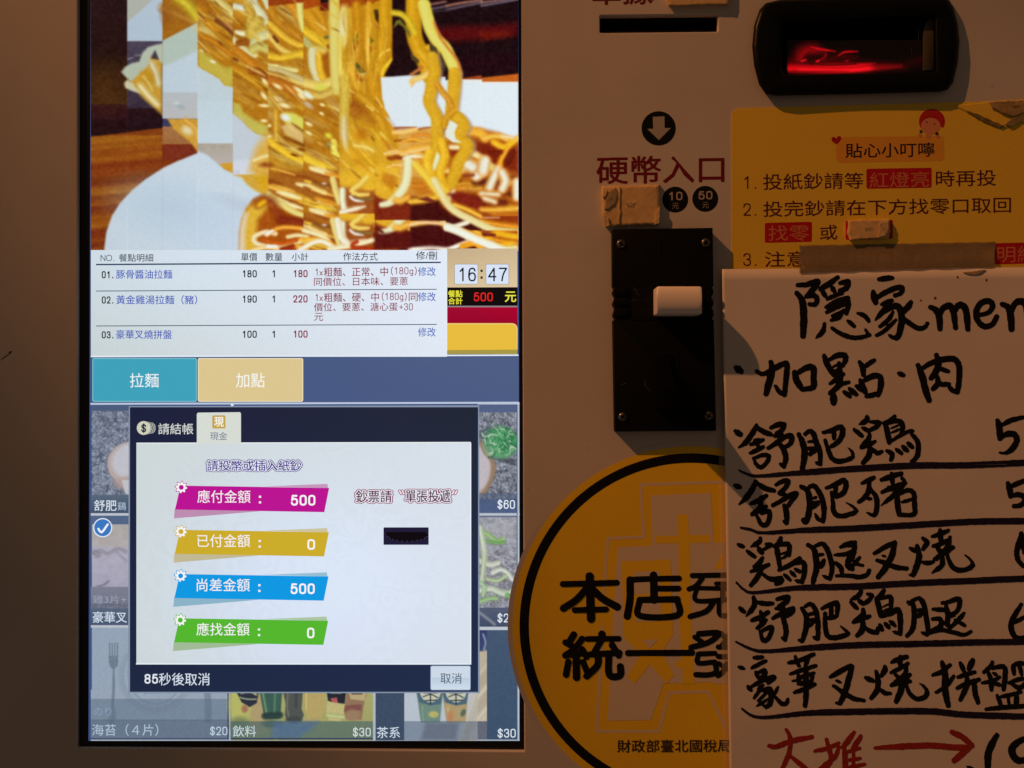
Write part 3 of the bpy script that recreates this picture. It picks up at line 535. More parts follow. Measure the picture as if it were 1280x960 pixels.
    # repeated lower rows of the broken up picture
    def again(ci, y0, dy, cols=1):
        xa, xb = COLX[ci], COLX[ci+cols]; m = (K.X[0] >= xa) & (K.X[0] < xb)
        j0 = int(y0+20); src = K.c.copy()
        for j in range(j0, K.ny):
            K.c[j, m] = src[j-dy, m]
    again(6, 258, 52); again(7, 268, 42); again(8, 276, 34); again(9, 277, 27); again(10, 289, 22); again(11, 289, 20)
    # bottom loops
    for s_, w, c in (("344,292 332,290 318,296 320,304 340,308 366,304 384,300", 6, (224, 200, 160)), ("334,294 346,286 360,284 380,286", 5, (212, 150, 60)), ("330,300 350,304 370,300", 6, (170, 80, 24)), ("340,289 333,293", 4, (226, 222, 226)), ("360,296 372,294 384,296", 5, (222, 200, 150)), ("316,313 332,309 352,311", 6, (222, 190, 130)), ("335,308 345,308", 4, (230, 226, 224)), ("360,308 374,308 384,312", 6, (206, 150, 60)), ("352,312 366,308", 6, (130, 46, 20)),
                   ("380,288 394,292 404,296 410,300", 6, (226, 204, 160)), ("378,300 396,300 412,304", 7, (214, 160, 60)), ("374,313 392,303 404,302 418,310", 6, (228, 214, 190)), ("412,311 440,307 466,300", 6, (228, 206, 170)), ("422,276 426,296 432,302", 9, (216, 204, 180)), ("446,302 440,308 470,312", 5, (150, 50, 20)),
                   ("560,284 574,289 590,297 612,306 632,314", 10, (218, 214, 196)), ("558,286 572,282 584,278", 6, (222, 206, 184)), ("513,312 540,309 560,311 584,303 590,304", 6, (228, 216, 200)), ("578,308 594,304 604,314", 8, (214, 140, 40)), ("606,300 620,292 634,294 648,296", 8, (208, 150, 36)), ("622,306 640,304", 6, (204, 150, 40)), ("604,293 618,294", 4, (90, 24, 22)), ("578,287 592,292 602,296", 4, (206, 146, 50))):
        K.strand(s_, w, c, soft=1)
    K.poly("513,290 557,290 580,298 560,309 513,308", (66, 18, 22), soft=2.5, alpha=.8); K.strand("513,281 530,278 557,280", 4.5, (222, 180, 130), soft=1.2); K.strand("560,284 574,289 590,297 612,306 632,314", 10, (218, 214, 196), soft=1)
    K.strand("470,285 478,290", 3, (80, 24, 20)); K.poly("468,292 513,290 513,310 468,312", (74, 20, 22), soft=3, alpha=.8)
    # column seams
    for i, cx in enumerate(COLX[1:-1]):
        d = (-1) ** i*5; m = np.abs(K.X[0]-cx) < .8; K.c[:, m] = np.clip(K.c[:, m]+d, 0, 255)
    w = K.c.copy(); 
    for _ in range(2): w[1:-1, 1:-1] = (w[1:-1, 1:-1]*2+w[:-2, 1:-1]+w[2:, 1:-1]+w[1:-1, :-2]+w[1:-1, 2:])/6
    K.c = K.c*.2+w*.8; g = (1.03+.10*(K.X-114)/534)[..., None]; m = K.c.mean(axis=2, keepdims=True)
    K.c = (m+(K.c-m)*1.04)*g; k = np.clip((205-m)/60, 0, 1); K.c = np.clip(K.c+k*(K.c-128)*.09, 0, 243)*np.array([.985, 1.0, 1.0])
    n = lattice(K.X/2.6, K.Y/2.2, 5)+.7*lattice(K.X/5, K.Y/4, 9); bright = K.c.mean(axis=2, keepdims=True)
    amp = np.where(bright > 165, 1.2, 6.0)
    K.c = np.clip(K.c+n[..., None]*amp*np.array([1, .9, .6]), 0, 255)
    return K

def gravel(K, box, seed, base, amp):
    K.rect(*box, base); K.grain(amp, 1.6, seed, box, (1, 1, 1.05)); K.grain(amp*.6, 4.5, seed+1, box)
def paint_tiles():
    """the dish list behind the payment window; returns the canvases left, middle strips and right"""
    R = random.Random(8); A = Canvas(113.5, 506, 165, 926, 1.0, (76, 98, 142))
    gravel(A, (115, 514, 165, 620), 3, (122, 134, 158), 36)
    A.ell(166, 580, 32, 28, (198, 178, 172), .05); A.ell(168, 578, 28, 24, (206, 206, 220), .12); A.ell(166, 604, 24, 9, (196, 164, 152), .3, .8); A.poly("152,600 165,600 165,622 156,616", (206, 206, 216), soft=1)
    A.rect(113, 618.5, 165, 642, (92, 112, 138), (66, 86, 120)); A.rect(113, 641.5, 165, 645, (205, 213, 226)); A.rect(113, 645, 165, 655.5, (82, 108, 152))
    A.rect(115, 655.5, 165, 690, (186, 180, 176), (192, 184, 186)); A.rect(115, 684, 165, 735, (186, 182, 206), (176, 172, 198)); A.grain(5, 6, 12, (115, 655, 165, 735))
    A.strand("116,692 126,688 134,692 148,686 158,690", 3, (150, 146, 164), soft=1.2); A.strand("118,690 124,693 120,695", 4, (146, 142, 160), soft=1.4); A.strand("122,733 130,731 136,726", 1.6, (120, 112, 140)); A.strand("146,690 152,696 158,702", 2, (160, 156, 180))
    A.rect(113, 734, 165, 762, (132, 136, 158), (118, 124, 148)); gravel(A, (113, 755, 165, 764), 8, (112, 120, 142), 14); A.rect(113, 761, 165, 782, (88, 108, 138), (72, 94, 128)); A.rect(113, 781.5, 165, 784.5, (200, 208, 220))
    A.rect(115, 785, 165, 926, (156, 176, 202), (156, 176, 200))
    B = Canvas(113.5, 862, 600, 926, 1.0, (72, 94, 132))
    for K in (A, B):
        K.rect(113, 862, 285.5, 926, (156, 176, 202)) if K is B else None
        K.ell(194, 845, 46, 46, (146, 166, 190), .06); K.ell(194, 845, 38, 38, (162, 182, 206), .05); K.ell(194, 842, 35, 39, (134, 156, 184), .03); K.ell(194, 840, 34, 39, (158, 178, 202), .03)
        K.strand("142,832 142,860 141,880 141,900", 3.2, (116, 134, 158), soft=.6, shade=.15, taper=(.6, 1))
        K.rect(136, 820, 147.6, 829, (118, 136, 160)) if K is A else None
        K.poly("136,826 148,826 147,832 144,836 140,836 137,832", (116, 134, 158), soft=.6)
        for x in (137.2, 140.4, 143.6, 146.8): K.strand([(x, 804), (x, 826)], 1.7, (118, 136, 160), soft=.4, shade=.1)
        K.strand("141,886 140,902", 8, (122, 140, 164), soft=2, shade=.1, taper=(.5, .7)); K.strand("259,862 260,884 260,900", 8, (124, 144, 168), soft=1, shade=.1)
        sl = K.sub(113, 874.6, 285.5, 899); K.c[sl] = K.c[sl]*.55+np.array((104, 136, 172))*.45*.98; K.c[sl] *= .93
        sl = K.sub(113, 900, 285.5, 924); K.c[sl] = K.c[sl]*.35+np.array((92, 118, 152))*.65; K.c[sl] *= .92
        K.rect(113, 923, 285.5, 926, (60, 84, 128)); K.rect(284, 786, 286, 926, (52, 70, 112)); K.rect(286, 786, 288.5, 926, (176, 190, 208)); K.rect(113, 924.6, 650, 926.5, (178, 192, 212))
    # bottles
    B.rect(289, 862, 466, 926, (190, 190, 104), (172, 172, 90)); B.ell(300, 880, 14, 26, (204, 204, 92), .3); B.ell(325, 890, 11, 30, (196, 168, 106), .1); B.ell(300, 906, 12, 10, (140, 150, 84), .3); B.ell(345, 895, 4, 40, (198, 206, 110), .3)
    B.poly("294,862 324,862 321,879 312,884 302,878", (44, 54, 72), soft=.8); B.strand("302,866 312,864 320,868", 3, (176, 176, 120), soft=.6); B.strand("300,872 310,874 320,874", 2, (150, 160, 130), soft=.6); B.ell(306, 886, 4, 5, (186, 116, 84), .4)
    B.poly("324,862 353,862 351,890 349,899 332,899 329,890", (58, 104, 92), soft=1); B.strand("328,862 333,890", 3, (104, 160, 110), soft=1); B.strand("344,866 343,890", 3, (86, 140, 106), soft=1); B.strand("331,895 350,894", 8, (40, 70, 70), soft=1.2, shade=.2); B.ell(341, 905, 14, 5, (90, 110, 84), .3)
    B.poly("353,862 379,862 377,886 380,894 376,903 360,903 356,894 357,880", (86, 92, 88), soft=1); B.strand("360,864 359,884 362,898", 2, (120, 124, 110), soft=.8); B.strand("370,864 370,884", 2, (64, 66, 70), soft=.8); B.ell(367, 900, 10, 5, (70, 78, 76), .3)
    B.poly("379,862 407,862 406,884 402,899 386,899 380,884", (206, 178, 92), soft=1.2); B.ell(392, 901, 12, 4, (190, 176, 96), .3); B.strand("383,866 383,886", 3, (216, 196, 110), soft=1)
    B.poly("408,862 433,862 431,880 426,882 410,876", (36, 42, 60), soft=.8); B.poly("413,873 421,872 423,881 417,882", (214, 84, 84), soft=.8); B.poly("409,877 431,880 430,893 425,902 411,900 408,890", (214, 200, 116), soft=1); B.strand("411,894 428,896", 6, (196, 206, 124), soft=1); B.strand("414,866 426,866", 2, (170, 180, 130), soft=.6)
    B.poly("434,862 460,862 455,880 452,900 434,900 430,890", (166, 122, 86), soft=1); B.poly("436,864 458,864 456,876 438,874", (206, 178, 120), soft=.8); B.poly("431,882 452,880 452,888 430,890", (148, 84, 74), soft=1); B.ell(441, 894, 9, 7, (176, 134, 92), .3); B.strand("440,867 452,867", 2, (90, 80, 70), soft=.5)
    sl = B.sub(289, 902.4, 466, 922.6); B.c[sl] = B.c[sl]*.35+np.array((72, 112, 118))*.65; B.poly("343,903 398,902 388,912 372,923 338,923", (76, 116, 168), alpha=.8, soft=3)
    B.rect(289, 922.6, 466, 925, (46, 66, 112)); B.rect(466, 862, 469.5, 926, (186, 198, 214))
    # tea cups
    B.rect(469.5, 862, 600, 926, (58, 82, 116)); B.rect(505, 862, 600, 926, (196, 208, 224), (190, 204, 222))
    for i in range(12): B.strand([(576+i*4, 926), (596+i*5, 862)], 5, R.choice([(214, 204, 182), (200, 190, 170), (222, 212, 192)]), soft=2, shade=.1)
    for cx, c in ((538, (112, 152, 134)), (570, (196, 166, 106))):
        x0, x1 = cx-16, cx+14
        B.poly([(x0-2, 862), (x1+2, 862), (x1-2, 903), (x0+4, 903)], c, soft=.8); B.poly([(x0-2, 862), (x1+2, 862), (x1-1, 880), (cx, 882), (x0+2, 878)], (70, 112, 138), soft=.8); B.ell(cx, 864, 13, 14, (214, 216, 186), .06)
        B.strand([(cx-8, 866), (cx+8, 866)], 1.4, (40, 56, 60), soft=.4, shade=0); B.strand([(cx-9, 871), (cx, 868), (cx+9, 872)], 1.3, (40, 56, 60), soft=.4, shade=0); B.strand([(cx-7, 876), (cx+8, 875)], 1.4, (40, 56, 60), soft=.4, shade=0); B.strand([(cx, 864), (cx, 880)], 1.4, (40, 56, 60), soft=.4, shade=0)
        B.strand([(x0+6, 884), (x0+7, 900)], 2, tuple(v*1.15 for v in c), soft=1)
    B.ell(542, 893, 6, 4, (206, 196, 96), .3); B.ell(563, 896, 4, 7, (214, 140, 80), .4); B.ell(579, 891, 3, 5, (90, 120, 96), .3, 1, .4)
    sl = B.sub(505, 902.4, 600, 924.6); B.c[sl] = B.c[sl]*.5+np.array((70, 96, 130))*.5; B.poly("532,903 574,903 570,925 526,925", (96, 108, 130), alpha=.7, soft=3)
    # right column
    C = Canvas(597, 503, 649.5, 926, 1.0, (82, 104, 152))
    gravel(C, (597, 516, 646, 624), 5, (128, 134, 152), 42); C.ell(594, 586, 24, 34, (172, 134, 108), .06); C.ell(592, 585, 21, 32, (206, 196, 206), .1); C.strand("598,548 606,566 618,580 617,594 606,616", 3, (160, 128, 96), soft=1)
    C.ell(627, 553, 21, 20, (66, 158, 96), .12); C.ell(622, 560, 15, 12, (126, 186, 138), .5, .8)
    for k in range(150):
        a = R.uniform(0, 6.28); r = R.uniform(0, 19); x = 626+r*math.cos(a); y = 553+r*math.sin(a)*.95; b = R.uniform(0, 6.28); L = R.uniform(3, 7)
        C.strand([(x, y), (x+L*math.cos(b), y+L*math.sin(b)), (x+1.6*L*math.cos(b+.5), y+1.6*L*math.sin(b+.5))], R.uniform(.9, 1.6), R.choice([(40, 150, 84), (60, 176, 100), (150, 206, 158), (196, 222, 190), (30, 120, 70), (90, 190, 120)]), soft=.4, shade=0, alpha=.9)
    C.poly("612,572 646,574 646,582 634,580", (74, 80, 96), soft=2, alpha=.7)
    sl = C.sub(597, 617.5, 646, 630); C.c[sl] = C.c[sl]*.5+np.array((70, 92, 130))*.5; C.rect(597, 630, 646, 641.5, (76, 100, 150)); C.rect(597, 641.5, 650, 645, (204, 212, 226)); C.rect(597, 645, 646, 647, (70, 92, 130))
    gravel(C, (597, 647, 646, 760), 7, (150, 152, 166), 36); C.poly("597,647 646,647 646,675 597,690", (186, 188, 198), soft=8, alpha=.6)
    for s_, w, c in (("600,664 610,668 620,676 628,674", 6, (150, 200, 120)), ("600,674 616,678 630,678", 4, (110, 180, 90)), ("600,660 604,680 606,700", 7, (200, 216, 190)), ("598,700 612,706 622,704", 7, (206, 218, 196)), ("606,690 604,712 602,728", 6, (190, 210, 176)), ("600,738 614,736 630,742 646,738", 8, (196, 214, 190)), ("616,716 626,712 634,716 640,724", 6, (210, 222, 204)), ("600,752 612,748 620,748", 6, (150, 196, 130)), ("634,744 642,748 646,754", 6, (120, 180, 110)), ("610,724 622,726 632,720", 5, (176, 204, 150)), ("600,728 606,734 604,744", 5, (170, 206, 160))):
        C.strand(s_, w, c, soft=1, shade=.4)
    C.rect(597, 760, 646, 784, (86, 98, 130), (64, 80, 118)); C.strand("600,766 608,772 618,780", 4, (130, 140, 162), soft=1.2); C.rect(597, 783.5, 650, 787.5, (208, 216, 226))
    C.rect(597, 787.5, 610, 902, (196, 184, 160), (206, 192, 166)); C.rect(597, 787.5, 610, 815, (48, 62, 122), (60, 76, 130)); C.poly("597,816 610,812 610,822 597,826", (206, 190, 160), soft=2)
    for i in range(9): C.strand([(596, 846+i*9), (611, 828+i*9)], 4, R.choice([(214, 202, 176), (190, 176, 150), (222, 210, 186)]), soft=1.5, shade=.1)
    C.strand("604,793 607,803 605,812", 2, (150, 170, 200), soft=.8); C.rect(597, 902, 610, 925, (104, 112, 132)); C.rect(609, 787.5, 646, 925, (66, 92, 128), (58, 88, 122)); C.rect(646, 503, 647.2, 926, (66, 88, 140)); C.rect(647.2, 440, 649.5, 926, (196, 208, 222)); C.rect(597, 924.6, 650, 926.5, (178, 192, 212)); C.rect(597, 503, 650, 506, (200, 210, 226))
    for K in (A, B, C):
        K.grain(3.5, 1.8, 31); m = K.c.mean(axis=2, keepdims=True); K.c = np.clip((m+(K.c-m)*(.74 if K is B else .80))*.92, 0, 250)
    return A, B, C
#</PAINT>
# ---------------------------------------------------------------- materials
M_SCREEN = painted("display_pixels", 1.0, .35, .25, .035)
M_PRINT = painted("printed_ink", 0, .55, .3, .03)
M_PANEL = material("cream_powder_coat", (.64, .605, .575), .5, .035, 1300, .25, 2200, .35, blotch=.06, bsc=9)
M_BLACK = material("black_plastic", (.006, .006, .0058), .5, .1, 800, .15, 1800, .08)
M_BEZEL = material("display_bezel_black", (.006, .006, .006), .3, 0, 500, 0, 900, .4)
M_DARK = material("dark_cavity", (.003, .003, .003), .9, spec=0)
M_STEEL = material("screw_steel", (.20, .19, .18), .35, .1, 500, .1, 900, .5, metal=.9)
M_LEVER = material("ivory_plastic", (.90, .84, .80), .38, .02, 900, .08, 1500, .4)
M_INKB = material("black_ink", (.006, .006, .005), .6, .2, 900, 0, 900, .15)
M_INKR = material("red_marker_ink", (.33, .025, .018), .6, .14, 350, 0, 900, .2)
M_INKU = material("blue_black_ink", (.014, .010, .035), .55, .2, 500, 0, 900, .2)
M_PAPER = material("white_paper", (.76, .72, .70), .75, .03, 1100, .2, 1600, .2, blotch=.04, bsc=10)
M_YEL = material("yellow_sticker_vinyl", (.90, .64, .06), .5, .03, 900, .1, 1500, .3, blotch=.04, bsc=14)
M_ORG = material("orange_yellow_vinyl", (.97, .66, .022), .5, .03, 900, .1, 1500, .3, blotch=.05, bsc=14)
M_CARD = material("foam_tape_residue", (.74, .52, .25), .85, .08, 260, .35, 500, .15, blotch=.14, bsc=60)
M_CARD2 = material("stained_tape_residue", (.42, .31, .17), .85, .12, 200, .8, 420, .15, blotch=.2, bsc=80)
M_TAPE = material("brown_packing_tape", (.24, .185, .12), .45, .05, 500, .2, 600, .3, alpha=.80, blotch=.12, bsc=50)
M_RIM = material("white_vinyl_rim", (.63, .59, .56), .45, .03, 900, .1, 1200, .2)
M_CLEAR = material("clear_plastic_film", (.62, .52, .42), .2, .03, 600, .1, 900, .5, alpha=.22)

# ---------------------------------------------------------------- the machine's front panel
def world_curve_panel():
    cu = bpy.data.curves.new("panel", 'CURVE'); cu.dimensions = '2D'; cu.fill_mode = 'BOTH'; cu.extrude = .0016; cu.bevel_depth = .0007; cu.bevel_resolution = 2; cu.offset = -.0007
    B = .0023
    def loop(pts):
        sp = cu.splines.new('POLY'); sp.points.add(len(pts)-1)
        for k, (x, y) in enumerate(pts):
            p = P(x, y, 0); sp.points[k].co = (p.x, p.z, 0, 1)
        sp.use_cyclic_u = True
    loop([(-330, -330), (1640, -330), (1640, 1300), (-330, 1300)])
    loop([(97.2, -200), (95.8, 935), (655.5, 939.5), (650.8, -200)])       # opening of the display
    loop(rr(750, 19.5, 897.5, 41, 1.6, 3, -1.6))                              # receipt slot
    o = bpy.data.objects.new("t", cu); me = bpy.data.meshes.new_from_object(o); bpy.data.objects.remove(o)
    for v in me.vertices: x, y, z = v.co; v.co = (x, -z+B, y)
    me.materials.clear(); me.materials.append(M_PANEL); me.name = "panel"; me.update(); return me
panel = link("panel", world_curve_panel(), None, None, "structure")
panel["label"] = "cream powder coated front of the ordering machine"
# the cavity behind the receipt slot
v = [P(745, 14, -.0044), P(745, 48, -.0044), P(903, 48, -.0044), P(903, 14, -.0044)]; v2 = [p+Vector((0, .02, 0)) for p in v]
link("slot_liner", mesh("slot_liner", v+v2, [[4, 5, 6, 7], [0, 4, 7, 3], [1, 2, 6, 5], [0, 1, 5, 4], [3, 7, 6, 2]], M_DARK), panel)
flat("slot_lip", rr(752, 39.0, 896, 41.6, .8, 2, -1.6), None, -.003, panel, M_BLACK); solid("printer_bar", [(754, 22), (895, 20.5), (895, 27), (754, 29)], -.006, -.0042, M_BLACK, panel, 0)
ink("scratch", strokes(0, 400, 1.716, "2,86 12,78 24,70;2|18,70 25,67;2"), .5, .00005, M_INKB, panel, 0)
ZP = .00006
text("單據", 741, -27, 815, 6, (112, 18, 26), ZP, panel, .022, 1, "printed_lettering", M_PRINT); text("∕", 812, -6, 822, 4, (112, 18, 26), ZP, panel, .01, 0, "printed_lettering", M_PRINT)
text("硬幣入口", 746, 196, 905, 230, (118, 10, 26), ZP, panel, .022, 2, "printed_lettering", M_PRINT)
bd = flat("arrow_badge", circ(823.3, 160.4, 21.4), None, ZP, panel, M_INKB, "round black badge with arrow pointing down")
flat("down_arrow", "816,146 830.5,145.4 830.8,160 838.5,160 823.6,175 809,161 816.6,161", (176, 172, 166), ZP+LAY, bd, M_PRINT)
for cx_, cy_, s_, a_ in ((844, 249.5, "10", 0), (881.5, 248.5, "50", 0)):
    bd = flat("coin_badge", circ(cx_, cy_, 16.2), None, ZP, panel, M_INKB, "round black badge printed %s" % s_)
    num(s_, cx_-8.5, cy_-9.6, cx_+9, cy_+1, (182, 172, 164), ZP+LAY, bd, .17, M_PRINT, "badge_number", .4); text("元", cx_-3.6, cy_+4.4, cx_+4.4, cy_+11.8, (160, 150, 142), ZP+LAY, bd, 0, .2, "badge_unit", M_PRINT)
for x_, y_ in ((660, 612), (1070, 118), (735, 560), (705, 905), (1240, 108)):
    flat("speck", circ(x_, y_, .7, .6, 6), None, ZP, panel, M_INKB)

# ---------------------------------------------------------------- the display
disp = thing("display_screen", "tall lit touch screen in black bezel showing a ramen order and a payment window", "touch screen")
def backing():
    v = [P(90, -210, -.0028), P(90, 944, -.0028), P(662, 944, -.0028), P(662, -210, -.0028)]; b = [p+Vector((0, .012, 0)) for p in v]
    return mesh("bezel", v+b, [[0, 1, 2, 3], [7, 6, 5, 4], [0, 4, 5, 1], [1, 5, 6, 2], [2, 6, 7, 3], [3, 7, 4, 0]], M_BEZEL)
link("bezel", backing(), disp)
Z = SCR
flat("backlit_area", [(113.8, -150), (110.6, 926), (649.6, 926), (647.8, -150)], (58, 78, 128), Z, disp, label="dark blue lit ground of the display")
plate("noodle_picture", paint_noodles(), Z+LAY, disp, M_SCREEN, "broken up picture of noodles lifted from a white bowl")
TA, TB, TC = paint_tiles()
plate("dish_tiles", TA, Z+LAY, disp, M_SCREEN, "sliced meat and fork tiles at the left edge")
plate("drink_tiles", TB, Z+2*LAY, disp, M_SCREEN, "seaweed, drinks and tea tiles along the bottom")
plate("dish_tiles", TC, Z+3*LAY, disp, M_SCREEN, "spring onion tiles at the right edge")
# order table
tb = grad("order_table", 113.6, 312.6, 558.5, 446, [(206, 220, 230), (226, 235, 249), (224, 232, 244), (200, 211, 212)], Z+4*LAY, disp)
K_ = Z+5*LAY; BK = (28, 36, 46); BL = (58, 84, 184); RD = (136, 28, 58); LB = (62, 98, 186)
for (xa, ya, xb, yb, w) in ((120, 330.7, 551, 328, .9), (120, 363.8, 546, 361.6, .5), (120, 407.5, 546, 405.5, .5)):
    flat("rule_line", [(xa, ya-w), (xa, ya+w), (xb, yb+w), (xb, yb-w)], (44, 66, 92), K_, tb)
T = lambda s, x0, y0, x1, y1, c, b=0, p=None, zz=None, **k: text(s, x0, y0, x1, y1, c, K_ if zz is None else zz, p or tb, b, **k)
num("NO.", 125.8, 318.5, 144, 326.4, (60, 74, 86), K_, tb, .11); T("餐點明細", 148.7, 317.4, 191.4, 327.2, BK, .004); T("單價", 301.5, 316.2, 321.5, 326.4, BK, .004); T("數量", 332, 316, 353, 326.3, BK, .004); T("小計", 364.8, 316, 385.4, 325.9, BK, .004); T("作法方式", 429, 315.6, 472, 325.8, BK, .004); T("修/刪", 520, 314, 546.2, 324.6, BK, .004)
for s_, y in (("01.", 338.8), ("02.", 370.4), ("03.", 414)): num(s_, 127.2, y, 142.6, y+9.1, BK, K_, tb, .155)
T("豚骨醬油拉麵", 145.2, 337.3, 215.3, 348.4, BL, .006); T("黃金雞湯拉麵（豬）", 145.2, 369, 246.5, 380.4, BL, .006); T("豪華叉燒拼盤", 145.2, 412.4, 214.8, 423.6, BL, .006)
for y, a, b in ((337.6, "180", "180"), (369.2, "190", "220"), (413.2, "100", "100")):
    num(a, 302.7, y, 321, y+9.2, BK, K_, tb, .155); num("1", 339.6, y, 345.4, y+9, BK, K_, tb, .155); num(b, 366.5, y-.2, 384.5, y+9, RD, K_, tb, .155)
num("1x", 394, 335.6, 403.6, 344.6, RD, K_, tb, .1); T("粗麵、正常、中", 405, 334.4, 485, 345.6, RD, .006, sk=.6); num("(180g)", 488, 334, 521.6, 343, RD, K_, tb, .1); T("同價位、日本味、要蔥", 392.5, 347, 510, 357.6, RD, .002, sk=1)
num("1x", 394, 367.4, 403.6, 376.4, RD, K_, tb, .1); T("粗麵、硬、中", 405, 366.2, 473.6, 377.4, RD, .006, sk=.5); num("(180g)", 476.6, 366, 509, 375, RD, K_, tb, .1); T("同", 511, 366, 522, 376.6, RD, .004); T("價位、要蔥、溏心蛋", 392.5, 378.8, 497, 389.4, RD, .004, sk=.8); num("+30", 499, 379, 516, 388, RD, K_, tb, .1); T("元", 392.8, 391.2, 404, 401.2, RD, .002)
for y in (333.7, 365.2, 409.4): T("修改", 522.5, y, 544.6, y+11.4, LB, .004)
# clock and total
ck = grad("clock_box", 558.5, 310.6, 646.8, 359.3, [(196, 172, 136), (206, 182, 146), (222, 198, 158), (216, 192, 152)], Z+5*LAY, disp)
for x0, x1 in ((568.6, 597), (607.7, 635.6)):
    flat("digit_plate", rr(x0-.8, 329.8, x1+.8, 355.6, 1.6), (170, 160, 150), Z+6*LAY, ck); flat("digit_plate", rr(x0, 330.6, x1, 354.9, 1.2), (216, 228, 246), Z+7*LAY, ck)
for s_, x0, x1 in (("16", 573, 595), ("47", 610, 634)): num(s_, x0, 334.5, x1, 351.8, (24, 28, 44), Z+8*LAY, ck, .11)
flat("colon", rr(600.6, 337, 603.4, 340, .4), (40, 40, 44), Z+8*LAY, ck); flat("colon", rr(600.6, 345.5, 603.4, 348.5, .4), (40, 40, 44), Z+8*LAY, ck)
tt = flat("total_bar", [(558.5, 359.3), (558.5, 382.2), (646.8, 382.2), (646.8, 359)], (8, 8, 10), Z+6*LAY, disp)
for s_, x0, y0, x1, y1, c in (("餐點", 560.3, 363, 578, 371.4, (232, 226, 60)), ("合計", 560.3, 372, 578, 380.4, (232, 226, 60)), ("500", 592.2, 365.6, 616, 376.6, (228, 36, 34)), ("元", 631.4, 364.6, 645, 377.4, (232, 226, 70))): (num(s_, x0, y0, x1, y1, c, Z+8*LAY, tt, .14) if s_[0] == "5" else text(s_, x0, y0, x1, y1, c, Z+8*LAY, tt, .028))
flat("checkout_button", [(558.5, 382.2), (558.5, 384), (646.8, 384), (646.8, 382)], (140, 130, 140), Z+6*LAY, disp); grad("checkout_button", 558.5, 384, 646.8, 408, [(158, 6, 46), (172, 0, 44), (150, 0, 40), (150, 0, 40)], Z+6*LAY, disp, "crimson strip")
flat("button_edge", [(558.5, 404)]+[(x, y) for x, y in rr(540, 404, 647, 460, 7) if x > 600 and y < 430][::1]+[(646.8, 442.5), (558.5, 442.5)], (236, 206, 120), Z+7*LAY, disp)
flat("yellow_button", [(558.5, 405.4)]+[(x, y) for x, y in rr(540, 405.4, 645.8, 460, 6) if x > 600 and y < 430]+[(645.8, 442), (558.5, 442)], (232, 188, 62), Z+8*LAY, disp)
flat("button_edge", [(558.5, 437.6), (558.5, 442.6), (646.8, 442.2), (646.8, 437)], (168, 152, 70), Z+9*LAY, disp)
flat("rule_line", [(113.5, 444.6), (113.5, 446.6), (648, 445), (648, 443)], (224, 232, 242), Z+5*LAY, disp); flat("rule_line", [(558, 312), (558, 444), (559, 444), (559, 312)], (232, 236, 240), Z+9*LAY, disp)
# tab row
grad("tab_row", 113, 446.4, 648.2, 503.5, [(64, 86, 130), (78, 94, 132), (76, 92, 132), (64, 86, 132)], Z+4*LAY, disp)
for nm, x0, x1, c, ce, s_, a, b in (("ramen_tab", 115.4, 246, (62, 162, 186), (128, 196, 208), "拉麵", 162.4, 198.4), ("add_on_tab", 247.3, 379, (220, 198, 144), (238, 226, 190), "加點", 295, 331)):
    e = flat("tab_edge", rr(x0, 447.6, x1, 502.2, 2.4), ce, Z+5*LAY, disp); q = flat(nm, rr(x0+1, 448.6, x1-1, 501.2, 1.8), c, Z+6*LAY, disp); text(s_, a, 466.4, b, 484.4, (232, 240, 244) if x0 < 200 else (244, 244, 240), Z+7*LAY, q, .004)
flat("rule_line", [(113, 503.6), (113, 506), (648.5, 504.6), (648.5, 502.2)], (186, 198, 218), Z+6*LAY, disp); flat("slider_knob", rr(288.5, 504.8, 292, 507.4, .6), (226, 232, 240), Z+18*LAY, disp)
# labels of the tiles behind the window
Q = Z+6*LAY; W1 = (206, 218, 232); W2 = (176, 196, 216)
for s_, x0, y0, x1, y1, c, b in (("舒肥", 117.6, 625, 145.6, 638.6, (218, 228, 238), .006), ("鷄", 147, 627.6, 157.6, 638, (178, 196, 214), .0), ("雞3片+", 116, 744, 158, 754.5, (152, 160, 178), 0), ("豪華叉", 116, 764.5, 158.5, 778.5, W1, .008), ("のり", 117, 884, 139.4, 895, (134, 156, 182), 0),
                              ("圖片", 180, 840, 216, 868.5, (124, 146, 174), 0), ("海苔（４片）", 115, 905, 198, 919.8, W2, 0), ("$20", 262.5, 908.4, 284.2, 919, (190, 208, 224), 0), ("飲料", 291, 907, 320, 921, (198, 212, 222), .004), ("$30", 441, 909.6, 463.4, 920.6, (206, 216, 220), 0), ("茶系", 471, 908.6, 500, 922.6, (206, 218, 230), .004),
                              ("$30", 622, 911, 644.6, 922, (220, 230, 240), 0), ("$60", 621.8, 625, 643.6, 636, (232, 238, 246), 0), ("$25", 621.8, 767, 643.6, 778, (226, 234, 242), 0)):
    num(s_, x0, y0, x1, y1, c, Q, disp, .12) if s_[0] == "$" else text(s_, x0, y0, x1, y1, c, Q, disp, b)
ck_ = flat("check_mark", circ(128.4, 659.6, 12), (222, 232, 242), Q, disp); flat("check_mark", circ(128.4, 659.6, 10.6), (58, 118, 192), Q+LAY, disp); ink("check_mark", [([(123, 661), (127, 665.4), (134.6, 655.6)], 2.6, 1, 1)], .4, Q+2*LAY, M_SCREEN, disp, 0, c=(236, 242, 246))

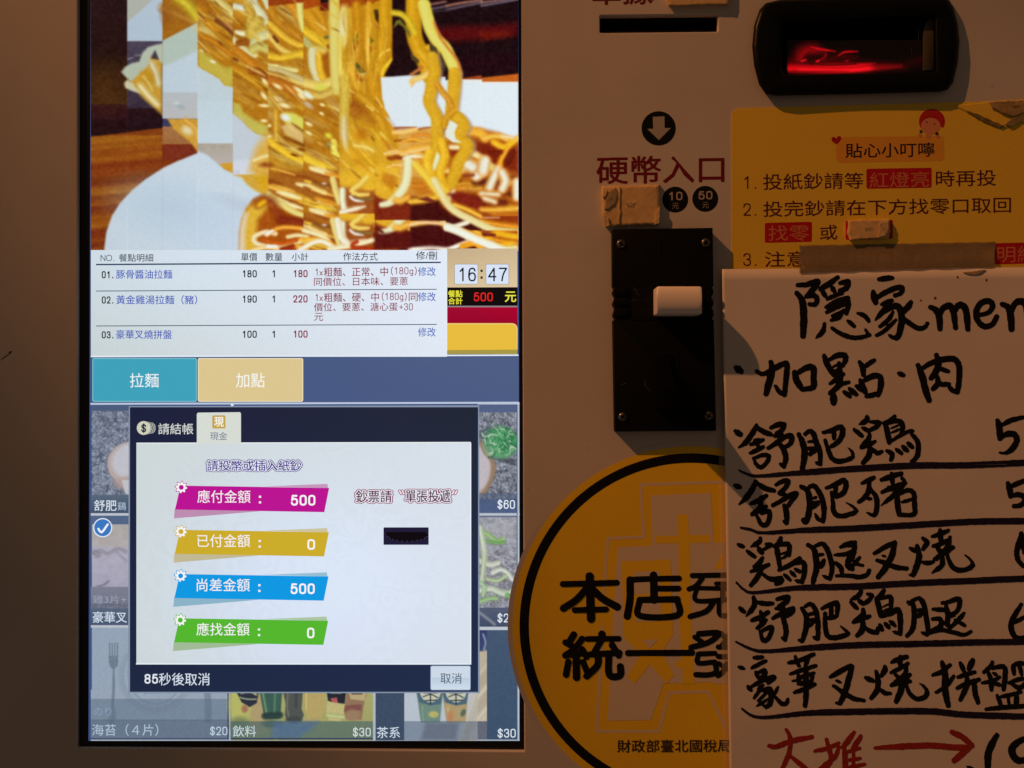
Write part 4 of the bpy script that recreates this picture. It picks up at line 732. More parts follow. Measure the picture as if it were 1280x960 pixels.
# payment window
Z2 = Z+10*LAY
dl = flat("payment_window", [(161, 507.6), (160, 866.4), (599.6, 866.4), (599, 506.6)], (132, 146, 168), Z2, disp, label="navy payment window with pale body"); 
grad("window_frame", 162.4, 509, 597.6, 864.8, [(27, 32, 60), (30, 38, 54), (30, 44, 74), (30, 40, 66)], Z2+LAY, dl)
Kp = Canvas(170.5, 553.5, 588.5, 830, 1.5, (214, 220, 216)); u = (Kp.X-170)/418; w_ = (Kp.Y-553)/277
Kp.c = np.stack([206+10*u+8*np.exp(-((u-.55)/.35)**2-((w_-.6)/.4)**2), 213+8*u+10*np.exp(-((u-.55)/.35)**2-((w_-.6)/.4)**2), 204+16*u+24*np.exp(-((u-.5)/.4)**2-((w_-.65)/.45)**2)], -1)
sw = np.sin(lattice(Kp.X/22, Kp.Y/22, 3)*11+lattice(Kp.X/9, Kp.Y/9, 6)*2)*np.clip(lattice(Kp.X/60, Kp.Y/50, 7)+.4, 0, 1); Kp.c += (sw*1.7)[..., None]; Kp.c = np.clip(Kp.c*np.array([.995, 1.01, 1.055]), 0, 246)
plate("window_body", Kp, Z2+2*LAY, dl, M_SCREEN)
flat("window_edge", [(170.8, 553.4), (170.8, 554.4), (588.6, 553.4), (588.6, 552.4)], (242, 246, 246), Z2+2.5*LAY, dl); flat("window_edge", [(587.6, 553.6), (587.6, 830.6), (589, 830.6), (589, 553.6)], (236, 242, 248), Z2+3*LAY, dl); flat("window_edge", [(170, 829), (170, 830.6), (588.6, 830.8), (588.6, 829.2)], (228, 238, 244), Z2+3.5*LAY, dl)
Z3 = Z2+4*LAY
tab = flat("cash_tab", [(246, 554.6), (246, 517.4), (247.6, 515.8), (299.8, 515.2), (301.2, 516.8), (301.2, 554.6)], (214, 219, 212), Z3, disp)
flat("cash_icon", rr(265.4, 519.2, 281.8, 535.6, 1.6), (196, 162, 74), Z3+LAY, tab); flat("cash_icon", rr(267.4, 521.2, 279.8, 533.6, .6), (204, 172, 88), Z3+2*LAY, tab); text("現", 268, 521.4, 279.6, 533.4, (246, 246, 240), Z3+3*LAY, tab, .02); text("現金", 262.6, 540, 284, 550.2, (98, 112, 138), Z3+LAY, tab)
ci = flat("coin_icon", circ(179.6, 535, 8.6), (206, 208, 186), Z3, dl); num("$", 176.4, 530, 182.8, 540.4, (30, 34, 54), Z3+LAY, dl, .16)
for k in (0, 1, 2): ink("coin_icon", [([(184.6+2.6*k, 527.2+.5*k), (188.2+2.4*k, 531), (189.2+2.3*k, 535), (188.2+2.4*k, 539), (184.6+2.6*k, 542.8-.5*k)], 1.1, .5, .5)], .4, Z3, M_SCREEN, dl, 0, c=(190, 194, 182))
text("請結帳", 197.8, 529.2, 241.6, 543, (214, 218, 214), Z3, dl, .006)
def outlined(s, x0, y0, x1, y1, dark, mid, par, e=1.4):
    text(s, x0, y0, x1, y1, dark, Z3, par, .20); text(s, x0, y0, x1, y1, (236, 238, 246), Z3+LAY, par, .115); text(s, x0, y0, x1, y1, mid, Z3+2*LAY, par, .011)
outlined("請投幣或插入紙鈔", 259, 575.6, 376.6, 588.6, (52, 38, 132), (62, 44, 138), dl)
outlined("鈔票請", 445, 613, 489.6, 628, (146, 44, 96), (84, 26, 66), dl); outlined("單張投遞", 507, 612.4, 563, 627.6, (146, 44, 96), (84, 26, 66), dl)
for x_, d_ in ((499.5, 1), (565.5, -1)):
    for k in (0, 3.4):
        s0 = [([(x_+k, 613.6 if d_ > 0 else 617.2), (x_+k+2*1, 617.2 if d_ > 0 else 613.6)], 3.6, 1, 1)]; ink("quote_mark", s0, .4, Z3, M_SCREEN, dl, 0, c=(158, 66, 110)); ink("quote_mark", [(s0[0][0], 1.8, 1, 1)], .4, Z3+LAY, M_SCREEN, dl, 0, c=(240, 236, 240))
for k, (c, s_, v_, vx) in enumerate((((186, 18, 146), "應付金額", "500", 363.6), ((204, 172, 42), "已付金額", "0", 384.2), ((10, 152, 226), "尚差金額", "500", 363.2), ((84, 182, 46), "應找金額", "0", 383.8))):
    y = 55*k+.3*k; d = -.4*k; cl = tuple(int(a*.28+205*.72) for a in c)
    flat("banner_fold", [(218.4+d, 636+y), (217.4+d, 648+y), (326+d, 639+y)], tuple(int(a*.28+190*.72) for a in c), Z3-LAY, disp); flat("banner_fold", [(330+d, 608+y), (409.4+d, 604.8+y), (410+d, 610+y)], cl, Z3-LAY, disp)
    q = flat("amount_banner", [(225.6+d, 607+y), (411.4+d, 610+y), (405.4+d, 640.2+y), (218.8+d, 636.9+y)], c, Z3, disp, label=("magenta", "mustard", "sky blue", "green")[k]+" banner with an amount")
    text(s_, 246.8+d, 612.5+y, 313+d, 628.7+y, (244, 240, 240), Z3+LAY, q, .004)
    for yy in (619.6, 626.6): flat("colon", rr(323.6+d, yy+y, 326.4+d, yy+2.7+y, .5), (244, 240, 240), Z3+LAY, q)
    num(v_, vx, 618.6+y, 394.2+d, 632+y, (248, 244, 246), Z3+LAY, q, .17)
    g = []; gx, gy = 226.6+d, 609.2+y
    for i in range(48):
        a = 2*math.pi*i/48; r = 7.2 if (i % 6) in (0, 1, 2) else 5.4; g.append((gx+r*math.cos(a), gy+r*math.sin(a)))
    flat("gear_icon", [((x-gx)*1.16+gx, (yv-gy)*1.16+gy) for x, yv in g], c, Z3+LAY, q); flat("gear_icon", g, (246, 244, 244), Z3+2*LAY, q); flat("gear_icon", circ(gx, gy, 3.1, n=20), c, Z3+3*LAY, q)
bi = flat("bill_slot_icon", rr(479.4, 659.2, 535.8, 681, .8), (30, 26, 54), Z3, disp); flat("bill_slot_icon", [(482.5, 665)]+[(509-26*math.cos(a), 668.5+8.6*math.sin(a)) for a in [math.pi*i/14 for i in range(15)]]+[(535-3, 665)], (8, 6, 14), Z3+LAY, disp)
for i in range(1, 12):
    a = math.pi*i/12; flat("slot_dots", circ(509-25*math.cos(a), 668.8+7.6*math.sin(a), .5, n=6), (90, 90, 110), Z3+2*LAY, bi)
num("85", 180.6, 842.4, 197.6, 854.6, (224, 230, 240), Z3, dl, .16); text("秒後取消", 198.6, 841.2, 262.2, 856.8, (214, 224, 238), Z3, dl, .004)
flat("cancel_button", rr(537.8, 831.8, 588.4, 863, 2.2), (110, 130, 160), Z3, disp); cb = flat("cancel_button", rr(538.6, 832.6, 587.8, 862.2, 1.8), (204, 216, 230), Z3+LAY, disp); grad("button_shine", 540, 847, 586.6, 861, [(186, 204, 222), (186, 204, 222), (206, 220, 234), (206, 220, 234)], Z3+2*LAY, cb)
text("取消", 550.6, 841.2, 577.2, 854.6, (62, 78, 98), Z3+3*LAY, cb, 0)

# ---------------------------------------------------------------- coin acceptor
ca = thing("coin_acceptor", "black coin acceptor plate with four screws and ivory lever under the coin badges", "coin acceptor")
def nick(x, s):
    o = []
    for k in range(3):
        y = 364+12.8*k; o += [(x+s*.0, y-5.4), (x-s*0, y+4.6), (x+s*3.4, y+6.4)] if s > 0 else []
    return o
def side(x0, x1, sg, ys):
    out = []
    for k in range(41):
        t = k/40; y = 358+42*t; d = 3.0*(1-abs(math.sin(math.pi*3*t)))**.7 if 0 < k < 40 else 0
        out.append((x0+(x1-x0)*t+sg*d, y))
    return out
L_ = side(766.2, 766.8, 1, 0); R_ = side(892, 892.4, -1, 0)[::-1]
solid("body", [(765.8, 286.4)]+L_+[(769, 539.6), (895.4, 538.6)]+R_+[(891, 284.6)], 0, .0075, M_BLACK, ca, .0004)
for k in range(3):
    y = 364.6+12.9*k
    for x0, x1 in ((766.8, 785.6), (883.4, 891.6)):
        solid("grip_rib", rr(x0, y-5.6, x1, y+5.2, 4.4, 4), .0075, .0086, M_BLACK, ca, .0004)
solid("lever_recess_edge", [(787, 357), (787, 400), (881, 399), (881, 397.6), (788.4, 398.6), (788.4, 357)], .0075, .0079, M_BLACK, ca, .0001)
M_SLOT = M_DARK
solid("coin_slot", rr(829.5, 444, 843.5, 511, 2), .0075, .0077, M_DARK, ca, 0)
v = []
for x in (817, 833):
    for y, hh in ((446, .0072), (488, .031), (510, .033), (512, .0072)):
        p = P(x, y, 0); v.append(Vector((p.x, -hh, p.z)))
link("shadow_wedge", mesh("shadow_wedge", v, [[0, 1, 2, 3], [7, 6, 5, 4], [0, 4, 5, 1], [1, 5, 6, 2], [2, 6, 7, 3], [3, 7, 4, 0]], M_DARK), ca)  # unseen black wedge, added to cast the diagonal shadow over the menu sheet
solid("slot_guide", [(823.6, 300), (826, 300), (826, 356), (823.6, 356)], .0075, .0078, M_BLACK, ca, .0001); solid("slot_guide", [(845.5, 440), (847, 440), (848, 512), (846.5, 512)], .0075, .0080, M_BLACK, ca, .0001)
for sx, sy in ((776.3, 304.7), (882.2, 303.2), (778.4, 521), (885.8, 519.8)):
    n = 20; v = []; f = []
    prof = ((5.6, .0075), (5.4, .0081), (3.6, .0087), (1.2, .0090))
    for r, h in prof: v += [P(sx+r*math.cos(2*math.pi*i/n), sy+r*math.sin(2*math.pi*i/n), h) for i in range(n)]
    v.append(P(sx, sy, .0089))
    for k in range(3):
        for i in range(n): f.append([k*n+i, (k+1)*n+i, (k+1)*n+(i+1) % n, k*n+(i+1) % n])
    for i in range(n): f.append([3*n+i, 4*n, 3*n+(i+1) % n])
    sc = link("screw", mesh("screw", v, f, M_STEEL, True), ca)
    for a in (.5, .5+math.pi/2):
        ink("screw_slot", [([(sx-3.4*math.cos(a), sy-3.4*math.sin(a)), (sx+3.4*math.cos(a), sy+3.4*math.sin(a))], 1.5, 1, 1)], .5, .00915, M_DARK, sc, 0)
# lever: a push bar with a half round front, standing well proud of the plate
def lever():
    v = []; f = []; N = 16; xs = [(820.8, .86), (821.2, .94), (822.4, 1), (826, 1), (850, 1), (872, 1), (875, .99), (876.8, .95), (877.4, .86)]
    H0, H1 = .0078, .0235
    for x, s in xs:
        for k in range(N+1):
            a = math.pi*k/N; hh = H1-.0050*(1-math.sin(a)**.8); y = 375.6-17.6*s*math.cos(a)
            v.append(P(x+(0 if s == 1 else 0), y, hh*(.97+.03*s)))
        for yy in (375.6+17.6*s, 375.6-17.6*s):
            p = P(x, yy, H1-.005); v.append(Vector((p.x, -H0, p.z)))
    M = N+3
    for i in range(len(xs)-1):
        for k in range(M): f.append([i*M+k, i*M+(k+1) % M, (i+1)*M+(k+1) % M, (i+1)*M+k])
    f.append(list(range(M))[::-1]); f.append([(len(xs)-1)*M+k for k in range(M)])
    me = mesh("lever", v, f, M_LEVER)
    import bmesh
    bm = bmesh.new(); bm.from_mesh(me); bmesh.ops.recalc_face_normals(bm, faces=bm.faces); bm.to_mesh(me); bm.free(); me.shade_smooth()
    try: me.set_sharp_from_angle(angle=.9)
    except Exception: pass
    return me
lv = link("lever", lever(), ca)
for s_ in ("200,290 230,330;2", "190,360 214,338;1.6", "222,300 216,350;1.6", "240,640 256,700;2.4", "150,700 176,690;1.6", "250,700 276,726;2"):
    ink("scuff", strokes(730, 270, 3.31, s_), .5, .0076, M_STEEL, ca, .2)

# ---------------------------------------------------------------- bill acceptor
ba = thing("bill_acceptor", "glossy black banknote slot with red glow inside at top right", "bill acceptor")
out = "958,4 975,0 1060,-3 1160,-5 1184,-3 1192,10 1197,30 1199,52 1197,78 1191,103 1184,112 1175,114.5 1060,117.5 970,119.5 957,117 949,105 943,82 940.6,58 943,32 950,12"
inn = "976,28 1060,24 1150,20 1169,20 1170.5,90 1100,92.5 980,94 976,88"
OB, IB = P2(out), P2(inn)
def frame_mesh():
    # outline ring with an opening, walls inside, rounded shoulders
    def resample(pts, n):
        q = np.array(pts+[pts[0]]); s = np.concatenate([[0], np.cumsum(np.hypot(*np.diff(q, axis=0).T))]); t = np.linspace(0, s[-1], n, endpoint=False)
        return np.stack([np.interp(t, s, q[:, 0]), np.interp(t, s, q[:, 1])], 1)
    # cast rays from the middle so both rings have matching corners
    cx, cy = 1070, 57; n = 72; rings = []
    def ray(poly, a):
        dx, dy = math.cos(a), math.sin(a); best = 1e9
        for i in range(len(poly)):
            x1, y1 = poly[i][0]-cx, poly[i][1]-cy; x2, y2 = poly[(i+1) % len(poly)][0]-cx, poly[(i+1) % len(poly)][1]-cy
            den = dx*(y2-y1)-dy*(x2-x1)
            if abs(den) < 1e-9: continue
            t = (x1*(y2-y1)-y1*(x2-x1))/den; u = (x1*dy-y1*dx)/den
            if t > 0 and -1e-6 <= u <= 1+1e-6: best = min(best, t)
        return best
    ang = sorted([math.atan2(y-cy, x-cx) for x, y in OB]+[math.atan2(y-cy, x-cx) for x, y in IB]+[2*math.pi*i/40-math.pi for i in range(40)]); n = len(ang)
    v = []
    def ring(poly, sc, h):
        for a in ang:
            r = ray(poly, a)*sc+(0 if sc == 1 else 0); v.append(P(cx+r*math.cos(a), cy+r*math.sin(a), h))
    def ringo(poly, off, h):
        for a in ang:
            r = ray(poly, a)+off; v.append(P(cx+r*math.cos(a), cy+r*math.sin(a), h))
    ringo(OB, .5, 0); ringo(OB, .5, .0032); ringo(OB, -1.2, .0046); ringo(OB, -4, .0056); ringo(OB, -8, .0062); ringo(IB, 3, .0064); ringo(IB, 0, .0058); ringo(IB, -2, -.0005)
    f = [[k*n+i, k*n+(i+1) % n, (k+1)*n+(i+1) % n, (k+1)*n+i] for k in range(7) for i in range(n)]
    return mesh("body", v, [q[::-1] for q in f], M_GLOSS, True)
M_GLOSS = material("black_gloss_plastic", (.004, .0045, .0045), .34, .05, 600, .05, 900, .12)
link("body", frame_mesh(), ba)
solid("throat", "970,20 1178,16 1178,98 970,100", .0002, .0004, M_DARK, ba, 0)
# the guide plates inside, their red glow painted into the emissive colour
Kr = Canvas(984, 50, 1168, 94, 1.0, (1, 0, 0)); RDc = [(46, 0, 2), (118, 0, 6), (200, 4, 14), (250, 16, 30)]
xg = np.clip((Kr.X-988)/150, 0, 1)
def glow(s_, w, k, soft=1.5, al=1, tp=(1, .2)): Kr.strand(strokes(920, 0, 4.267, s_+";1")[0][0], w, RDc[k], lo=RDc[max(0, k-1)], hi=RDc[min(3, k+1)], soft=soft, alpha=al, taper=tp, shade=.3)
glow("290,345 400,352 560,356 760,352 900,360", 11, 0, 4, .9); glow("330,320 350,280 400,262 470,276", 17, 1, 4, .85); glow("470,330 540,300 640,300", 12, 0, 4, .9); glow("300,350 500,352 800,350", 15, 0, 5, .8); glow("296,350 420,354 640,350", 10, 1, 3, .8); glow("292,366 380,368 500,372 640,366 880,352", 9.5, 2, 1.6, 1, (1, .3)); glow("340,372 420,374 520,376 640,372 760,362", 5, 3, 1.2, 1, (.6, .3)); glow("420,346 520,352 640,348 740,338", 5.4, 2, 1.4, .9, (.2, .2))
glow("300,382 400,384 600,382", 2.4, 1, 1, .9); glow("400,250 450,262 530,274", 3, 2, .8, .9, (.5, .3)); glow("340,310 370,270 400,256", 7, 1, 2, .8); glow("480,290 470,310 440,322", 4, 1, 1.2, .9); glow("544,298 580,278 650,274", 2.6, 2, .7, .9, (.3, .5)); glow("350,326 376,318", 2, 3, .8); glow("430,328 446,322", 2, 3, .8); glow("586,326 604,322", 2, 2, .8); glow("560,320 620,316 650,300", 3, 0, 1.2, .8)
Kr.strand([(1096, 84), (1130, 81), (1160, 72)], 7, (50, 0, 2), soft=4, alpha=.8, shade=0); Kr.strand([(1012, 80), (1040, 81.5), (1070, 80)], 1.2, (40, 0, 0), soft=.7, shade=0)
plate("painted_glow_guide", Kr, .0006, ba, M_SCREEN, "guide plate with painted red glow")
solid("paper_sensor", "1155,35 1159,26 1164,21.6 1167.6,22 1167.2,87 1154.6,88", .0012, .0024, material("sensor_window", (.075, .062, .036), .5), ba, .0001)
solid("side_rail", "945.6,40 944.2,58 945.4,80 949.4,101 951,100.4 947.4,80 946.4,58 947.6,40 951.4,14 949.8,14", .0050, .0062, material("worn_edge", (.32, .25, .16), .5), ba, 0) if 0 else None
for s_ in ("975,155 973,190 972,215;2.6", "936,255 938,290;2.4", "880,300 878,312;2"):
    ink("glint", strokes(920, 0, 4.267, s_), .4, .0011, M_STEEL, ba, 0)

# ---------------------------------------------------------------- yellow notice sticker
ys = thing("notice_sticker", "yellow notice sticker with red numbered steps and a small red haired child", "sticker")
ZY = .00025
def notice_pts():
    p = [(914.6, 345), (914.2, 160)]
    for k in range(7):
        a = math.radians(180+90*k/6); p.append((924+9.8*math.cos(a), 145+9.8*math.sin(a)))
    return p+[(1060, 131.4), (1180, 128), (1300, 124.8), (1420, 122), (1420, 352), (914.6, 352)]
solid("sheet", notice_pts(), 0, ZY, M_YEL, ys, 0)
z1 = ZY+.00004; R1 = (92, 18, 46); NAVY = (36, 22, 34)
flat("title_box", [(1046, 174), (1048, 172), (1060, 171.4), (1176, 170), (1180, 172), (1180.4, 198), (1178, 201), (1050, 203.4), (1046, 201), (1045, 190)], (236, 172, 62), z1, ys, M_PRINT)
flat("heart", "1045.5,180.5 1040,176.5 1039,173.4 1041,171 1044,171.4 1045.6,173.6 1047,170.4 1050.4,170 1051.8,173 1049.6,177", (176, 20, 26), z1+LAY, ys, M_PRINT)
flat("child_hair", [(1165+16.4*math.cos(a)*1.0, 152+16*math.sin(a)) for a in [math.radians(150+i*15) for i in range(17)]]+[(1172, 157), (1160, 154)], (196, 36, 30), z1, ys, M_PRINT); flat("child_face", circ(1163.4, 157.6, 12.2, 10.4, 24), (224, 150, 110), z1+LAY, ys, M_PRINT)
flat("child_hair", "1150,150 1152,143 1158,138 1168,137 1176,141 1179.6,150 1176,156 1172.6,147.6 1165,145.4 1158,146.4 1152.4,150", (196, 36, 30), z1+2*LAY, ys, M_PRINT)
for x, y, r, c in ((1158.4, 152.6, .9, NAVY), (1168, 155, .9, NAVY), (1151.2, 164.4, 2, (50, 70, 50)), (1171, 167, 2.2, (50, 70, 50)), (1150, 169, 2.4, (224, 150, 110)), (1172, 170, 2.4, (224, 150, 110)), (1160, 169.4, 3.4, (224, 150, 110))):
    flat("child_eye" if r < 1 else "child_hand", circ(x, y, r, n=10), c, z1+3*LAY, ys, M_PRINT)
Y = lambda s, x0, y0, x1, y1, c=R1, b=.004, sk=1, zz=None: text(s, x0, y0, x1, y1, c, zz or z1+LAY, ys, b, sk, mat=M_PRINT)
Y("貼心小叮嚀", 1057, 179.4, 1168, 197.4, NAVY, .014, 1.6)
num("1.", 929, 220, 947, 236, R1, z1+LAY, ys, .1, M_PRINT); Y("投紙鈔請等", 954, 217.4, 1079, 237.6, sk=2); flat("red_box", rr(1083, 211, 1164.6, 236, 2, 3, -1.4), (190, 18, 34), z1, ys, M_PRINT); Y("紅燈亮", 1087, 215.4, 1161.4, 235.2, (216, 132, 92), .0, 1.5, z1+LAY); Y("時再投", 1170, 213.4, 1245, 233.4, sk=1.4)
num("2.", 929, 254, 947, 269.6, R1, z1+LAY, ys, .1, M_PRINT); Y("投完鈔請在下方找零口取回", 954, 251.6, 1263.6, 271.4, sk=5.6)
flat("red_box", rr(956, 278.6, 1015, 303.6, 2, 3, -1.4), (190, 18, 34), z1, ys, M_PRINT); Y("找零", 960.4, 281.8, 1011.4, 301.6, (216, 132, 92), 0, .8); Y("或", 1025, 281.6, 1046.6, 300.4)
flat("red_box", rr(1057, 276, 1116, 300, 2, 3, -1.4), (190, 18, 34), z1, ys, M_PRINT)
num("3.", 929, 316.4, 947.4, 332.4, R1, z1+LAY, ys, .1, M_PRINT); Y("注意購餐中口有無餐點", 956, 314.4, 1228, 334, sk=4); flat("red_box", rr(1243, 304, 1300, 330.6, 2, 3, -1.4), (190, 18, 34), z1, ys, M_PRINT); Y("明細", 1246.4, 308, 1296, 328.6, (216, 132, 92), 0, 1)

# ---------------------------------------------------------------- round tax sticker
rs = thing("round_sticker", "round orange yellow sticker with black ring and bold black characters below the coin acceptor", "sticker")
CX, CY = 864, 782
def lift(x, y):
    """the sticker's left flank bows off the panel over the display's edge"""
    return .00030+.0022*max(0, (700-x)/66)**2
def disc(name, r0, r1, dz, mat, lab=None):
    n = 160; v = []; f = []; rs_ = [r0+(r1-r0)*k/6 for k in range(7)] if r0 > 0 else [0.01]+[r1*k/14 for k in range(1, 15)]
    for r in rs_:
        for i in range(n):
            a = 2*math.pi*i/n; x, y = CX+r*math.cos(a), CY+r*math.sin(a)*1.003; v.append(P(x, y, lift(x, y)+dz))
    for k in range(len(rs_)-1):
        for i in range(n): f.append([k*n+i, k*n+(i+1) % n, (k+1)*n+(i+1) % n, (k+1)*n+i])
    return link(name, mesh(name, v, f, mat, True), rs)
disc("white_rim", 222, 229.5, -.00008, M_RIM); disc("yellow_disc", 0, 223.6, 0, M_ORG); disc("black_ring", 203, 214.6, .00008, M_INKB)
def emb(pts, z, c, nm="emblem"):
    return flat(nm, pts, c, z, rs, M_PRINT)
OR = (250, 211, 40); PL = (226, 212, 192); a_, b_ = (630, 540), (630, 740)
def zz(s, o): return [(o[0]+x/4.362, o[1]+y/4.362) for x, y in P2(s)]
ze = .00034
EM = []
for pth in (zz("745,286 1240,272", a_), zz("745,286 762,572 566,580 540,962", a_), zz("538,190 505,760 845,760 898,549 1112,542 1210,746", b_)):
    for k in range(len(pth)-1): EM.append(([pth[k], pth[k+1]], 3.4, 1, 1))
ink("emblem_outline", EM, .8, ze, M_PRINT, rs, 0, c=PL)
emb(zz("800,346 1128,333 1142,604 1230,602", a_)+zz("1230,500 1150,500 1140,490 870,498 800,698 565,702 592,200", b_)+zz("620,628 810,620", a_), ze+LAY, PL)
emb(zz("943,450 1004,450 1008,562 1124,560 1126,602 1012,606 1018,960", a_)+zz("1040,500 975,500 960,240 930,480 960,90", b_)[:2]+zz("975,490 970,410 935,412 932,378 968,374 955,100", b_)+zz("950,606 826,608 824,568 948,564", a_), ze+2*LAY, OR)
emb(zz("640,705 908,695 918,960", a_)+zz("922,230 862,330 928,455 888,500 795,395 715,500 668,462 745,340 655,250", b_), ze+3*LAY, OR); emb(zz("708,762 850,758 856,1030 716,1036", a_), ze+4*LAY, PL) ; emb(zz("712,885 915,880 915,930 712,930", a_), ze+5*LAY, OR); emb(zz("708,800 716,870 712,885 700,960", a_)[:0] or zz("754,262 838,258 796,308", b_), ze+5*LAY, PL)
emb(zz("1200,640 1145,748 1200,742", a_), ze+2*LAY, OR)
# a few creases keep the vinyl from looking flat
BC = strokes(680, 700, 6, "140,180 350,176 545,170;40|342,122 345,250 352,440;56|310,225 240,300 145,362;48|370,225 440,290 550,352;50|230,376 465,370;40"
 "|645,148 800,142 1012,138;40|645,150 645,290 625,422;50|822,115 826,300;52|850,215 1008,214;40|718,300 1000,294;44|718,300 720,418 1000,414 1000,294;44"
 "|222,560 190,615;46|160,618 235,660;42|285,592 225,668 160,716;44|160,716 300,700;40|285,670 318,725;44|240,700 243,880;50|182,765 165,860;44|292,765 318,830;42"
 "|434,556 436,580;50|325,592 560,590;38|430,600 375,696;44|345,708 565,696;42|510,638 560,715;46|405,715 400,790 320,870;48|485,710 490,860 570,866 572,800;48"
 "|630,698 1110,696;42", 1.0, (1, 1))
BC = [(q, w*1.12, e, g) for q, w, e, g in BC]
BC += strokes(780, 600, 3.692, "315,441 500,438;24|360,455 330,490 300,503;24|320,498 500,502;20|335,500 335,556 470,552;22|455,500 455,556;22|415,560 380,605 305,630;26|440,560 445,622 520,622;24|425,478 520,478;20"
 "", 1.0, (1, 1))
BC += strokes(630, 740, 4.362, "1062,228 1168,224 1120,272 1020,302;32|1040,246 1078,270;28|1185,226 1215,262;28|1240,215 1190,290;28|1168,300 1240,300;28|1062,338 1150,334;28|1060,338 1058,386 1150,382;28|1150,384 1156,436 1110,452 1046,450;30|1168,352 1215,352;28|1172,390 1215,420;26|1215,392 1190,440 1166,456;28", 1.0, (1, 1))
ink("sticker_lettering", BC, .8, .00058, M_INKB, rs, .08, 4)
text("財政部臺北國稅局", 771.6, 924.8, 913, 940.6, (46, 14, 22), .00056, rs, .006, .6, "sticker_lettering", M_PRINT)

# ---------------------------------------------------------------- the handwritten menu sheet
pm = thing("paper_menu", "white paper with handwritten black brush menu and dark underlines taped over both stickers", "paper sheet")
def hp(x, y):
    s = max(0, min(1, (y-336)/624)); e = max(0, 1-(x-903)/150)
    return .0024+.0016*(1-s)**.7*1.0+.0006*e*e+.0004*math.sin(x/120+1)*math.sin(y/150)+.00022*math.sin(x/31+1.3*math.sin(y/47))*math.sin(y/39+.8*math.sin(x/53))
def paper():
    nx, ny = 56, 64; v = []; f = []
    for j in range(ny+1):
        for i in range(nx+1):
            t = j/ny; y = 336.4-2*t*0+t*(1240-336); xl = 902.6+(y-336)*.0152; x = xl+(i/nx)**1.3*(1560-xl); yy = y-(x-903)*.006*(1-t)
            v.append(P(x, yy, hp(x, yy)))
    n = nx+1
    for j in range(ny):
        for i in range(nx): f.append([j*n+i, (j+1)*n+i, (j+1)*n+i+1, j*n+i+1])
    me = mesh("sheet", v, f, M_PAPER, True); return me
sh = link("sheet", paper(), pm); sm = sh.modifiers.new("s", 'SOLIDIFY'); sm.thickness = .00018; sm.offset = -1
zi = lambda x, y: hp(x, y)+.00012
HW = [
 (strokes(980, 340, 8, "135,130 230,125 335,95 300,160 225,240;50|225,248 300,235 330,275 312,325 255,322;48|130,212 180,280 195,400 195,520 190,640;62|535,55 460,110 365,170;52|375,180 415,240;48|475,145 505,195;46|560,110 640,100 622,160 560,185;50|430,272 500,238 580,212;40|420,352 530,292 640,258;46|640,270 640,340 622,412;48|430,402 520,350 610,320;46|480,440 560,410 600,380;38|475,480 550,450 575,400;44|740,412 810,440 848,490;40|405,520 390,590 320,662;42t|480,560 560,612 660,650 760,655 855,628;42|850,625 815,575;28|640,490 700,540;42"
   "|950,72 1080,58;50|890,200 915,305;58|915,270 1000,212 1110,160 1180,160 1170,208 1110,235;48|980,325 1070,285;46|1080,285 1000,380 910,485;48t|1010,392 1090,345 1140,345 1172,420 1172,520 1150,620 1125,660;58|1125,660 1080,650 1040,622;34t|1090,400 1040,480 960,545;42|1120,480 1000,590 925,632;38"), "隱家"),
]
HW[0] = (HW[0][0]+strokes(1120, 340, 8, "150,300 110,360 50,415;52|60,450 140,515 230,565 290,550 312,515;44"), "first line")
L1 = HW[0][0]+strokes(1120, 340, 8, "345,352 400,380 432,450 440,565;58|435,440 470,360 540,338 575,400 595,558;54|580,410 615,340 670,335 702,400 718,570;58|835,432 930,400 968,335 930,288 850,312 803,390 820,490 890,545 965,520 1008,445;52|1062,322 1120,350 1145,430 1155,570;62|1150,405 1190,315 1250,292 1300,330 1320,450 1330,570;58|1420,310 1420,480 1480,560 1560,500 1570,310 1575,560;56")
L2 = strokes(910, 420, 8, "82,318 130,352;64|290,352 350,380 450,330 560,275 590,290 580,430 565,590;50|565,590 515,560 475,500;40|430,260 438,330 415,450 380,575;62|662,362 690,450 740,530;58|690,372 780,320 850,315 855,420 850,510 760,532;56|962,198 1000,300 1060,388;52|1010,242 1090,195 1170,192 1175,240 1148,295;48|1045,312 1110,275;24|1050,372 1125,330;44|1110,270 1122,400 1100,500 1020,572;50|1022,477 1090,430 1150,380;42|1100,520 1140,480 1208,460;36|1055,590 1056,668;62|1160,555 1220,605;42|1215,525 1285,585;42")
L2 += strokes(1060, 420, 8, "15,528 80,588;44|85,498 150,542;48|115,262 145,310 155,392;50|160,312 262,242;42|122,440 155,520 172,560;52|150,452 240,402 320,408 328,500 300,590;52|180,606 300,575;44|510,372 552,392;44|700,292 740,400 775,540 810,642;60|745,322 830,270 940,235 1060,232 1110,300 1110,450 1095,560;54|1095,560 1045,545 1008,500;42|885,192 905,280 870,370 832,422;56|920,325 1000,352;44|890,402 900,470 850,528;50|900,435 930,482 1010,480;42")
